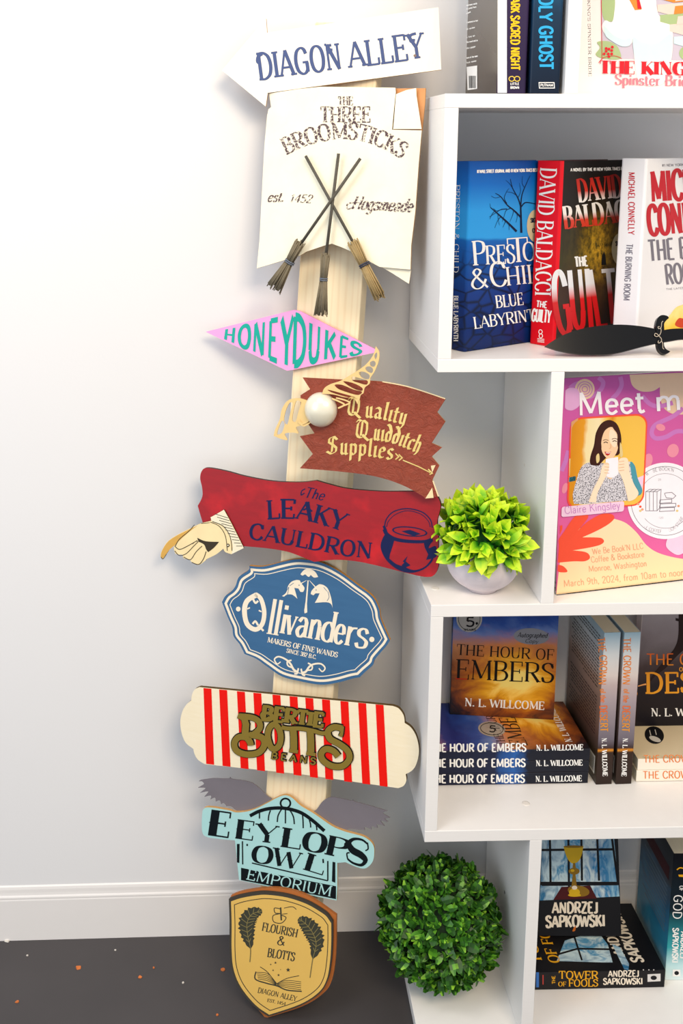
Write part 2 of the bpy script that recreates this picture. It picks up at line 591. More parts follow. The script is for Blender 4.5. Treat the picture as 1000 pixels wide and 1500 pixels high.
def tube(bm, a, b, r0, r1, n=8, mat=0):
    a, b = Vector(a), Vector(b)
    d = (b - a).normalized()
    s = d.orthogonal().normalized(); t = d.cross(s)
    A = [bm.verts.new(a + (s * math.cos(2 * math.pi * i / n) + t * math.sin(2 * math.pi * i / n)) * r0) for i in range(n)]
    B = [bm.verts.new(b + (s * math.cos(2 * math.pi * i / n) + t * math.sin(2 * math.pi * i / n)) * r1) for i in range(n)]
    for i in range(n):
        j = (i + 1) % n
        f = bm.faces.new((A[i], A[j], B[j], B[i])); f.material_index = mat; f.smooth = True
    bm.faces.new(A[::-1]).material_index = mat
    bm.faces.new(B).material_index = mat


def lathe(bm, prof, n=40, mat=0, axis=Vector((0, 0, 0))):
    rings = []
    for r, z in prof:
        rings.append([bm.verts.new((axis.x + r * math.cos(2 * math.pi * i / n), axis.y + r * math.sin(2 * math.pi * i / n), axis.z + z)) for i in range(n)])
    for a, b in zip(rings, rings[1:]):
        for i in range(n):
            j = (i + 1) % n
            f = bm.faces.new((a[i], a[j], b[j], b[i])); f.material_index = mat; f.smooth = True
    bm.faces.new(rings[0][::-1]).material_index = mat
    bm.faces.new(rings[-1]).material_index = mat
# ================================================================== ROOM
FZ = -0.0181                    # floor height
WYAW = 0.0104
WM = Matrix.Translation((0, 0.2402, FZ)) @ Matrix.Rotation(WYAW, 4, 'Z')

m_wall, t, p = nt('painted_wall')
v = coords(t)
n1 = noise(t, v, 220, 3)
t.links.new(mix(t, noise(t, v, 2.2), '#E9E8E8', '#E4E3E4'), p.inputs['Base Color'])
p.inputs['Roughness'].default_value = .6
p.inputs['Specular IOR Level'].default_value = .3
bump(t, p, n1, .12, .0008)

m_base = plain('white_skirting_paint', '#EBE7E4', .35, .5, 0, .015, 30)

m_floor, t, p = nt('dark_floor')
v = coords(t)
n1 = noise(t, v, 6, 5); n2 = noise(t, v, 140, 4)
c = mix(t, n1, '#3C393A', '#494546')
c = mix(t, ramp(t, n2, [(.60, '#000000'), (.72, '#1c1c1c')]), c, '#5A5553')
t.links.new(c, p.inputs['Base Color'])
p.inputs['Roughness'].default_value = .42
p.inputs['Specular IOR Level'].default_value = .35
bump(t, p, n2, .05, .0005)

bm = bmesh.new(); box(bm, (-2.6, 0, -.1), (2.2, .1, 2.7))
o = obj('wall_back', bm, m_wall, None, WM); tag(o, kind='structure')
bm = bmesh.new(); box(bm, (-2.6, -3.0, FZ - .05), (2.2, .4, FZ))
o = obj('floor', bm, m_floor, None, None); tag(o, kind='structure')

# skirting board with a moulded top, profile (depth, height)
prof = [(q * .38, h) for q, h in [(0, 0), (-.0135, 0), (-.0135, .0705), (-.0120, .0728), (-.0128, .0745), (-.0122, .0765), (-.0085, .079), (-.0072, .083), (-.0066, .0885), (-.0045, .0925), (0, .0946)]]
bm = bmesh.new()
A = [bm.verts.new((-2.6, y, z)) for y, z in prof]; B = [bm.verts.new((2.2, y, z)) for y, z in prof]
for i in range(len(prof)):
    j = (i + 1) % len(prof)
    bm.faces.new((A[i], B[i], B[j], A[j]))
bm.faces.new(A); bm.faces.new(B[::-1])
bmesh.ops.recalc_face_normals(bm, faces=bm.faces)
o = obj('baseboard_back', bm, m_base, None, WM); tag(o, kind='structure')

# ================================================================== BOOKCASE
PT, PD, DX = .0168, .2345, .1439          # board thickness, depth, divider offset
ZB = [1.3, .975, .6486, .3237, -.0013]    # tops of the boards
BW = 0.80
m_white, t, p = nt('white_laminate')
v = coords(t, (3, 3, 60))
n1 = noise(t, v, 14, 4)
t.links.new(mix(t, n1, '#F2EFEC', '#ECE9E6'), p.inputs['Base Color'])
p.inputs['Roughness'].default_value = .34
p.inputs['Specular IOR Level'].default_value = .45
bump(t, p, n1, .04, .0004)
m_hole = plain('dark_dowel_hole', '#4A4846', .8)
m_cap = plain('off_white_screw_cap', '#E6E0D8', .5)

case = empty('bookcase', Matrix.Identity(4), 'white open bookcase with staggered left-hand compartments filled with books and plants', 'bookcase')
for z in ZB:
    bm = bmesh.new(); box(bm, (0, 0, z - PT), (BW, PD, z))
    obj('shelf_board', bm, m_white, case, None, bevel=.0007)
for k in (1, 3):
    bm = bmesh.new(); box(bm, (0, .0002, ZB[k]), (PT, PD - .0002, ZB[k - 1] - PT))
    obj('side_panel', bm, m_white, case, None, bevel=.0007)
    bm = bmesh.new(); box(bm, (BW - PT, .0002, ZB[k]), (BW, PD - .0002, ZB[k - 1] - PT))
    obj('side_panel', bm, m_white, case, None, bevel=.0007)
tops = [1.3 + .325 - PT, None, ZB[1] - PT, None, ZB[3] - PT]
for k in (0, 2, 4):
    bm = bmesh.new(); box(bm, (DX, .0002, ZB[k]), (DX + PT, PD - .0002, tops[k]))
    obj('divider', bm, m_white, case, None, bevel=.0007)
bm = bmesh.new(); box(bm, (0, 0, 1.3 + .325 - PT), (BW, PD, 1.3 + .325))
obj('shelf_board', bm, m_white, case, None, bevel=.0007)
# screw caps on the boards and a dowel hole in the dividers
for k, (x, y) in ((2, (637, 862)), (3, (770, 1177))):
    c = on_z(x, y, ZB[k])
    bm = bmesh.new(); lathe(bm, [(.0055, 0), (.0055, .0003), (.004, .0006)], 24, 0, Vector((c.x, c.y, c.z)))
    obj('screw_cap', bm, m_cap, case)
for (x, y) in ((768, 681), (739, 1307)):
    c = hit(x, y, Vector((DX, 0, 0)), Vector((-1, 0, 0)))
    bm = bmesh.new(); tube(bm, (c.x - .0003, c.y, c.z), (c.x + .001, c.y, c.z), .0024, .0024, 12)
    obj('dowel_hole', bm, m_cap if y < 1000 else m_hole, case)

# ================================================================== SIGNPOST
PYAW = R_(19)
LX, LY = .0615, .055                       # sideways and backward lean per metre
def axis_at(z):                            # centre of the post's front face
    return Vector((-.1005 - LX * (1.403 - z), .188 - LY * (1.4 - z), z))
PU = (axis_at(1.4) - axis_at(0.0)).normalized()
_n = Vector((-math.sin(PYAW), -math.cos(PYAW), 0))
PN = (_n - PU * _n.dot(PU)).normalized()
PR = PU.cross(PN).normalized()             # to the right along the face
if PR.x < 0: PR = -PR
POST_P = axis_at(.7)

def frame(C, N, up=PU):
    N = N.normalized()
    U = (up - N * up.dot(N)).normalized()
    R = U.cross(N).normalized()
    return Matrix(((R.x, U.x, N.x, C.x), (R.y, U.y, N.y, C.y), (R.z, U.z, N.z, C.z), (0, 0, 0, 1)))

m_pine, t, p = nt('pale_pine')
v = coords(t, (1.0, .09, 1.0))
n1 = noise(t, v, 26, 3, .5, 1.2)
w = t.nodes.new('ShaderNodeTexWave'); w.wave_type = 'BANDS'; w.bands_direction = 'X'
w.inputs['Scale'].default_value = 34; w.inputs['Distortion'].default_value = 5.0; w.inputs['Detail'].default_value = 2
w.inputs['Detail Scale'].default_value = .8
t.links.new(v, w.inputs['Vector'])
c = mix(t, n1, '#F8E8C8', '#EFD8AC')
c = mix(t, ramp(t, w.outputs['Fac'], [(.62, '#000000'), (.95, '#6a6a6a')]), c, '#D0A060')
t.links.new(c, p.inputs['Base Color'])
p.inputs['Roughness'].default_value = .55
bump(t, p, n1, .1, .0005)

base_z = FZ
C0 = axis_at(base_z)
PM = frame(C0, PN)
length = (axis_at(1.402) - C0).length
bm = bmesh.new()
HW = .0455
vb = []
# lower end is cut level with the floor
for (x, n) in ((-HW, 0), (HW, 0), (HW, -.036), (-HW, -.036)):
    pt = C0 + PR * x + PN * n
    s = (FZ + .0004 - pt.z) / PU.z
    q = PM.inverted() @ (pt + PU * s)
    vb.append((bm.verts.new(q), bm.verts.new((q.x, length, q.z))))
for i in range(4):
    j = (i + 1) % 4
    bm.faces.new((vb[i][0], vb[j][0], vb[j][1], vb[i][1]))
bm.faces.new([a for a, b in vb][::-1]); bm.faces.new([b for a, b in vb])
bmesh.ops.recalc_face_normals(bm, faces=bm.faces)
post = empty('signpost', PM, 'pale pine plank post leaning on the wall behind the stacked signs', 'post')
obj('plank', bm, m_pine, post, None, bevel=.002)

# small flakes and crumbs on the floor
m_flake = plain('orange_wood_flake', '#C96F35', .7)
m_crumb = plain('white_paint_crumb', '#D9D2C8', .7)
def flake(x, y, r, m, label, seed, group=None):
    rnd = random.Random(seed)
    c = on_z(x, y, FZ)
    bm = bmesh.new()
    k = 7
    ring = [(r * (.7 + .5 * rnd.random()) * math.cos(2 * math.pi * i / k), r * (.6 + .5 * rnd.random()) * math.sin(2 * math.pi * i / k)) for i in range(k)]
    a = [bm.verts.new((x_, y_, .0002)) for x_, y_ in ring]
    b = [bm.verts.new((x_ * .85, y_ * .85, .0010 + .0012 * rnd.random())) for x_, y_ in ring]
    for i in range(k):
        j = (i + 1) % k
        bm.faces.new((a[i], a[j], b[j], b[i]))
    bm.faces.new(a[::-1]); bm.faces.new(b)
    o = obj('wood_flake' if m is m_flake else 'paint_crumb', bm, m, None, Matrix.Translation(c))
    tag(o, label, 'debris', group)
flake(115, 1418, .0052, m_flake, 'largest orange flake on the dark floor, left of the others', 1)
flake(205, 1432, .0030, m_flake, 'small orange flake on the floor between the largest flake and the shield sign', 2)
flake(225, 1418, .0020, m_flake, 'tiny orange fleck just above the small orange flake on the floor', 3)
flake(327, 1421, .0040, m_flake, 'orange flake on the floor beside the left edge of the shield sign', 4)
flake(25, 1468, .0030, m_flake, 'orange flake on the floor at the lower left corner', 5)
flake(318, 1487, .0020, m_flake, 'orange fleck low on the floor left of the shield tip', 6)
flake(10, 1378, .0055, m_crumb, 'pale chip lying against the skirting board at the far left', 7)
flake(169, 1392, .0018, m_crumb, 'pale crumb on the floor a little way out from the skirting board', 8)
flake(40, 1400, .0018, m_crumb, 'pale crumb on the floor in front of the pale chip', 9)
flake(268, 1440, .0018, m_crumb, 'pale crumb on the floor left of the shield sign', 10)
# ================================================================== SIGNS
def sheet_for(parent_M, bm, P, N):
    return Sheet(bm, parent_M.inverted(), P, N)


class Sign:
    """one sign on the post: an Empty at its middle, its parts drawn on the sign's own plane"""

    def __init__(self, name, label, cat, centre, off, yaw=0.0, lean=0.0, group=None):
        C = hit(centre[0], centre[1], POST_P, PN) + PN * off
        N = Matrix.Rotation(yaw, 3, PU) @ PN
        N = Matrix.Rotation(lean, 3, PR) @ N
        self.M = frame(C, N)
        self.P, self.N = C, N.normalized()
        self.root = empty(name, self.M, label, cat, group)

    def spacer(self, depth, back, w=.024, h=.028):
        # a block of pine, as deep as the gap, holds the board off the post
        bm = bmesh.new(); box(bm, (-w, -h, -depth), (w, h, -back - .0003))
        obj('spacer_block', bm, m_pine, self.root)

    def part(self, name, mats, draw, parent=None, label=None):
        bm = bmesh.new()
        draw(Sheet(bm, self.M.inverted(), self.P, self.N))
        o = obj(name, bm, mats, parent or self.root)
        if label: o['label'] = label
        return o


def wood_mat(name, a, b, rough=.55, scale=(1, 12, 1), sc=30, bmp=.06):
    m, t, p = nt(name)
    v = coords(t, scale)
    n = noise(t, v, sc, 5, .6, .6)
    t.links.new(mix(t, n, a, b), p.inputs['Base Color'])
    p.inputs['Roughness'].default_value = rough
    bump(t, p, n, bmp, .0004)
    return m


m_ply = wood_mat('bare_plywood', '#EFE0BE', '#E6D3A8')
m_plyedge = plain('burnt_ply_edge', '#7A5230', .7, .2, 0, .3, 120)
m_thin = plain('thin_tan_edge', '#C79A62', .7, .2, 0, .2, 120)

# ---- arrow with navy letters, top of the post
m_cream = wood_mat('cream_painted_board', '#FBF6E8', '#F6EFDC', .5, (6, 1, 1), 30, .02)
S = Sign('arrow_sign', 'cream arrow board with navy capitals at the very top of the signpost', 'sign', (500, 85), .0138, R_(9))
def d(s):
    s.slab([(325, 103), (389.5, 27), (391, 48), (642, 10.5), (646, 102), (392, 136), (389, 156)], 0, -.0055, 0, 1)
    st = dict(T=.135, t=.085, serif=True, sl=.05, st=.08)
    s.text('DIAGON', (379, 116.8), (502, 100.5), 38, st, 2, .0003)
    s.text('ALLEY', (511, 99.5), (624, 84), 37, st, 2, .0003)
    s.stroke([(384, 79), (378, 83), (377, 90), (380, 92.5)], 4.5, 2, .0003, curve=True)
    s.stroke([(485, 66), (479, 68), (480, 76), (484, 76), (485, 71)], 4, 2, .0003, curve=True)
    s.stroke([(609, 49), (601, 52), (601, 60), (605, 61), (606, 57)], 4, 2, .0003, curve=True)
    s.face(ell(607.5, 81.5, 2.2, 2, 10), 3, .0004)
S.part('board', [m_cream, m_thin, ink('#4C5A85', .4), ink('#8A7468')], d)

# ---- torn parchment board with three brooms
m_parch, t, p = nt('cracked_cream_parchment')
v = coords(t)
n1 = noise(t, v, 24, 5)
vo = t.nodes.new('ShaderNodeTexVoronoi'); vo.feature = 'DISTANCE_TO_EDGE'; vo.inputs['Scale'].default_value = 42
t.links.new(v, vo.inputs['Vector'])
c = mix(t, n1, '#FBF6E2', '#F3E9C9')
c = mix(t, ramp(t, vo.outputs['Distance'], [(0, '#404040'), (.02, '#000000')]), c, '#D9C79A')
t.links.new(c, p.inputs['Base Color']); p.inputs['Roughness'].default_value = .6
bump(t, p, n1, .15, .0008)
m_worn, t, p = nt('worn_brown_print')
v = coords(t)
n1 = noise(t, v, 330, 3, .6)
t.links.new(mix(t, ramp(t, n1, [(.50, '#000000'), (.60, '#FFFFFF')]), mix(t, noise(t, v, 90), '#3B2A35', '#5A3A38'), '#E9DFCB'), p.inputs['Base Color'])
p.inputs['Roughness'].default_value = .6
m_orange = plain('orange_stained_wood', '#D2935C', .6, .3, 0, .2, 60)
m_burn = plain('torn_brown_edge', '#A9825A', .7, .2, 0, .3, 160)
S = Sign('parchment_sign', 'torn cream parchment board with three small brooms crossed on it', 'sign', (492, 262), .034, R_(-5.5))
def d(s):
    o = [(394, 137), (436, 130.5), (470, 127), (520, 127.5), (579, 128.5), (579.5, 135), (577, 158), (574, 190),
         (617.5, 191), (613, 240), (608, 310), (602, 360), (601, 395), (556, 391), (541, 383), (520, 371), (500, 362), (486, 357), (474, 360), (462, 364),
         (449, 368.5), (440, 374), (420, 380), (400, 386), (376, 393), (380, 350), (383, 290), (387, 215), (391, 170), (393, 160), (397, 157)]
    s.slab(o, 0, -.004, 0, 1)
    st = dict(T=.17, t=.07, serif=True, sl=.06, st=.06)
    s.text('THE', (495, 154), (517, 154), 12.5, st, 2, .0003)
    s.text('THREE', (469, 179), (543, 179), 22.5, st, 2, .0003)
    s.text('BROOMSTICKS', None, None, 24, st, 2, .0003, base=[(419, 226.5), (440, 217), (456, 211), (490, 204), (522, 205), (550, 213), (568, 221), (588, 233)])
    sc = dict(T=.17, t=.09, serif=False, slant=.35)
    s.text('est.', (391, 295.5), (415, 295.5), 15, sc, 2, .0003)
    s.text('1452', (423, 296), (456, 297), 11.5, sc, 2, .0003)
    s.text('Hogsmeade', (514, 306), (603, 310.5), 19, sc, 2, .0003)
    s.stroke([(519, 296), (509, 299), (509, 306), (518, 303)], 2, 2, .0003, curve=True)
S.part('board', [m_parch, m_burn, m_worn], d)
# the orange inner layer and the paper flap folded over it at the top right, and a second layer at the lower right
S.part('backing_layer', [m_orange, m_burn], lambda s: s.slab([(575, 129), (622, 128.5), (621, 150), (617, 191), (575, 191)], -.0045, -.007, 0, 1), label='orange wood layer showing behind the torn corner')
S.part('paper_flap', [m_parch, m_burn], lambda s: s.slab([(580, 138), (595, 132), (609.5, 129), (610, 140), (613, 160), (617.5, 189), (576, 189)], .0006, -.0002, 0, 1))
S.part('paper_flap', [m_parch, m_burn], lambda s: s.slab([(558, 391.8), (600.5, 396), (597.5, 416), (574, 401)], -.0044, -.0064, 0, 1))
# a block holds the board off the post
bm = bmesh.new(); box(bm, (-.03, -.05, -.0302), (.03, .05, -.0043))
obj('spacer_block', bm, m_pine, S.root)
m_twig = wood_mat('dark_twig', '#5B554A', '#3E3A33', .7, (1, 1, 1), 200, .3)
m_straw = wood_mat('dry_straw', '#B79B66', '#8B7550', .8, (1, 1, 1), 160, .3)
m_gstraw = wood_mat('grey_straw', '#86795F', '#5F5645', .8, (1, 1, 1), 160, .3)
m_tie = plain('grey_thread', '#6E7684', .6)
m_dtie = plain('dark_thread', '#3A4258', .6)
def broom(top, neck, end, w_neck, w_end, m_s, m_t, lift, seed):
    """a toy broom: handle from top to neck, straw head from neck to end, lying on the board"""
    rnd = random.Random(seed)
    inv = S.M.inverted()
    L = lambda x, y, k=lift: inv @ (hit(x, y, S.P, S.N) + S.N * k)
    r = empty('broom', Matrix.Identity(4)); r.parent = S.root; r.matrix_local = Matrix.Identity(4)
    a, b, e = L(*top), L(*neck), L(*end)
    dirv = (e - b).normalized()
    bm = bmesh.new(); tube(bm, a, b + dirv * .012, .0021, .0020, 10)
    obj('broom_handle', bm, m_twig, r)
    side = dirv.cross(Vector((0, 0, 1))).normalized(); nz = Vector((0, 0, 1))
    ln = (e - b).length
    tie = b + dirv * ln * .40
    bm = bmesh.new()
    for i in range(46):
        an, rr = rnd.random() * 6.283, math.sqrt(rnd.random())
        u, w = rr * math.cos(an), rr * math.sin(an)
        p0 = b + side * (u * w_neck * .62) + nz * (w * w_neck * .4) + dirv * rnd.uniform(-.004, .004)
        p1 = tie + side * (u * w_neck * .46) + nz * (w * w_neck * .32)
        p2 = b + dirv * ln * rnd.uniform(.9, 1.02) + side * (u * w_end * .5) + nz * (w * w_neck * .45)
        rr2 = rnd.uniform(.0007, .0012)
        tube(bm, p0, p1, rr2, rr2, 5); tube(bm, p1, p2, rr2, rr2 * .8, 5)
    obj('broom_bristles', bm, m_s, r)
    bm = bmesh.new()
    for k in (-.0012, .0012):
        n = 20
        ring = []
        for i in range(n):
            an = 2 * math.pi * i / n
            ring.append(tie + dirv * k + side * (math.cos(an) * w_neck * .52) + nz * (math.sin(an) * w_neck * .42))
        for i in range(n): tube(bm, ring[i], ring[(i + 1) % n], .0009, .0009, 5)
    obj('thread_tie', bm, m_t, r)
broom((450, 229), (520, 355), (560, 437), .014, .018, m_straw, m_dtie, .0065, 3)
broom((499, 225.5), (480, 374), (473, 461), .010, .020, m_gstraw, m_tie, .009, 4)
broom((531.5, 233), (444, 356), (406, 424), .013, .026, m_gstraw, m_tie, .0115, 5)

# ---- pink rhombus with teal foil letters
m_pink = plain('pink_card', '#F7A2D8', .4, .4, 0, .02, 40)
m_teal, t, p = nt('teal_foil')
v = coords(t)
t.links.new(mix(t, noise(t, v, 60), '#12B5A0', '#0FA592'), p.inputs['Base Color'])
p.inputs['Roughness'].default_value = .22; p.inputs['Metallic'].default_value = .35
bump(t, p, noise(t, v, 70, 3), .25, .0008)
S = Sign('rhombus_sign', 'pink diamond-shaped sign with teal foil capitals', 'sign', (430, 498), .008)
rh = [(301, 486), (430, 454), (440, 456), (556, 515), (428, 542), (420, 543)]
S.part('board', [m_pink, ink('#E58CC4')], lambda s: s.slab(rh, 0, -.003, 0, 1))
def d(s):
    def top(x): return 454.5 + (430 - x) * .2481 if x < 430 else 454.5 + (x - 430) * .484
    def bot(x): return 486 + (x - 301) * .478 if x < 424 else 543 - (x - 424) * .205
    W8 = [('H', 328, 345), ('O', 348, 368), ('N', 370, 389), ('E', 392, 408), ('Y', 410, 430), ('D', 428, 449), ('U', 451, 470), ('K', 474, 493), ('E', 496, 511), ('S', 512, 531)]
    for ch, a, b in W8:
        def wp(u, v, a=a, b=b):
            x = a + (b - a) * u
            tp, bt = top(x), bot(x); hgt = bt - tp
            y0, y1 = bt - hgt * .085 - 1.2, tp + hgt * .085 + 1.2
            return (x - (v - .5) * -2, y0 + (y1 - y0) * v)
        st = dict(T=.25 if ch != 'S' else .3, t=.19, h=.14, serif=False, total=1.05)
        s.text(ch, None, None, 1, st, 0, .0004, warp=wp)
S.part('foil_lettering', [m_teal], d)

# ---- rust leather banner with gold blackletter and a winged ball
m_rust, t, p = nt('crinkled_rust_leather')
v = coords(t)
n1 = noise(t, v, 75, 6, .7, 2.0); n2 = noise(t, v, 18, 4)
vo = t.nodes.new('ShaderNodeTexVoronoi'); vo.feature = 'DISTANCE_TO_EDGE'; vo.inputs['Scale'].default_value = 55
t.links.new(v, vo.inputs['Vector'])
c = mix(t, n1, '#A64529', '#782E1A')
c = mix(t, ramp(t, n2, [(.4, '#000000'), (.75, '#777777')]), c, '#B4523A')
t.links.new(c, p.inputs['Base Color']); p.inputs['Roughness'].default_value = .5
bump(t, p, n1, .8, .004)
m_gold, t, p = nt('gold_foil')
v = coords(t)
t.links.new(mix(t, noise(t, v, 50), '#FBE6A0', '#DDB44A'), p.inputs['Base Color'])
p.inputs['Roughness'].default_value = .33; p.inputs['Metallic'].default_value = .3
bump(t, p, noise(t, v, 60, 2), .3, .0008)
m_paper = plain('cream_paper_back', '#EBD3A4', .6)
S = Sign('banner_sign', 'rust leather banner with zigzag ends and gold blackletter', 'sign', (540, 630), .046, R_(-5))
def d(s):
    o = smooth([(443, 553, 1), (500, 556), (560, 559), (600, 567), (652, 584, 1)], False, 6)[:-1] + \
        [Vector(q) for q in ((652, 585), (640, 604), (652, 617.5), (632, 649), (647, 655.5), (632, 669), (643, 682), (633, 703), (641, 727), (623, 731))] + \
        smooth([(623, 729, 1), (590, 711), (550, 698), (500, 691), (439, 686, 1)], False, 6)[1:]
    o += [Vector(q) for q in ((458, 665), (439, 639), (460.5, 635), (440, 604), (440, 579), (454, 570))]
    s.slab(o, 0, -.0025, 0, 1)
    bl = dict(T=.1, t=.05, serif=False, nib=(R_(38), .165, .05))
    bq = dict(T=.1, t=.05, serif=False, nib=(R_(38), .15, .045))
    s.text('Q', (507, 607), (529, 610), 26, bq, 2, .0004)
    s.text('uality', (534, 612), (594, 624), 26, bl, 2, .0004, base=[(534, 611), (560, 614), (594, 623)])
    s.text('Q', (519, 640), (541, 643), 26, bq, 2, .0004)
    s.text('uidditch', None, None, 26, bl, 2, .0004, base=[(546, 644), (575, 649), (613, 664)])
    s.text('S', (476, 664), (495, 666), 26, bq, 2, .0004)
    s.text('upplies', None, None, 26, bl, 2, .0004, base=[(497, 665), (540, 668), (576, 674)])
    for x in (581, 586):
        s.stroke([(x - 2, 664 + (x - 581) * .3), (x + 3, 669 + (x - 581) * .3), (x - 2, 673 + (x - 581) * .3)], 1.8, 2, .0004)
    s.stroke([(590, 674), (612, 683), (630, 692)], 1.6, 2, .0004)
    s.stroke([(627, 687), (633, 693), (629, 695)], 1.8, 2, .0004)
    s.stroke(smooth([(560, 559), (600, 567), (652, 584)], False, 6), 1.6, 3, .0003)
    s.face([(623, 730), (633, 714), (635, 729)], 3, .0006)
    s.face([(631, 682), (638, 681), (633, 692)], 3, .0006)
    s.stroke([(634, 704), (642, 727)], 1.8, 3, .0006)
S.spacer(.0425, .0025)
S.part('board', [m_rust, m_burn, m_gold, m_paper], d)
ball_c = S.M.inverted() @ (hit(472, 599, S.P, S.N) + S.N * .006)
rb = (hit(495, 599, S.P, S.N) - hit(449, 599, S.P, S.N)).length * .5
bm = bmesh.new()
bmesh.ops.create_uvsphere(bm, u_segments=40, v_segments=24, radius=rb)
for q in bm.verts: q.co.z *= .75; q.co.y *= 1.05
m_pearl = plain('pearly_gold_ball', '#E9E2CC', .28, .5, .25, .02, 20)
def winged():
    o = obj('gold_ball', bm, m_pearl, S.root, Matrix.Translation(ball_c), smooth=True)
winged()
m_wing = plain('pale_gold_wing', '#E8C684', .45, .4, .15, .06, 60)
def d(s):
    o = smooth([(476, 575, 1), (479, 567), (488, 561), (503, 556), (518, 547), (528, 541), (540, 532), (550, 519), (554, 506, 1), (559, 515), (558, 528), (552, 543), (546, 552), (545, 560), (538, 566), (536, 574), (532, 577), (530, 584), (527, 590, 1), (522, 582), (508, 580), (492, 576)], True, 4)
    holes = [
        smooth([(494, 562), (505, 562), (522, 569), (534, 572), (528, 577), (512, 573), (499, 568)], True, 3),
        smooth([(506, 557), (520, 559), (534, 566), (533, 571), (520, 567)], True, 3),
        smooth([(520, 550), (530, 552), (542, 556), (540, 562), (528, 559), (520, 556)], True, 3),
        smooth([(529, 544), (537, 543), (545, 548), (543, 554), (534, 552)], True, 3),
        smooth([(539, 537), (545, 535), (550, 539), (548, 545), (541, 542)], True, 3),
        smooth([(546, 529), (551, 527), (554, 531), (551, 536), (546, 534)], True, 3),
        smooth([(552, 519), (555.5, 515), (556, 520), (553.5, 525)], True, 3),
        smooth([(484, 569), (500, 573), (524, 580), (526, 583), (508, 579), (489, 573)], True, 3)]
    s.slab(o, .012, .0105, 0, 0, holes)
    s.stroke([(490, 582), (500, 586), (508, 591), (499, 596)], 2.4, 0, .0115, curve=True)
    s.stroke([(496, 581), (508, 584), (516, 588), (508, 592)], 2.2, 0, .0115, curve=True)
S.part('wing', [m_wing], d)
def d(s):
    o = smooth([(452, 585, 1), (440, 582), (425, 585), (416, 598), (413, 612), (406, 628), (404, 637, 1), (414, 641), (424, 643), (420, 634), (432, 632), (440, 633), (437, 624), (452, 620), (455, 612, 1)], True, 4)
    holes = [smooth([(437, 586), (444, 588), (440, 602), (436, 616), (431, 614), (433, 600)], True, 3),
             smooth([(427, 589), (432, 590), (428, 604), (424, 620), (419, 616), (421, 602)], True, 3),
             smooth([(416, 615), (420, 619), (416, 632), (409, 635), (411, 626)], True, 3)]
    s.slab(o, .0085, .007, 0, 0, holes)
    s.stroke([(441, 613), (446, 619), (456, 614)], 2.4, 0, .010, curve=True)
    s.stroke([(440, 616), (448, 622), (458, 617)], 2.0, 0, .010, curve=True)
S.part('wing', [m_wing], d)

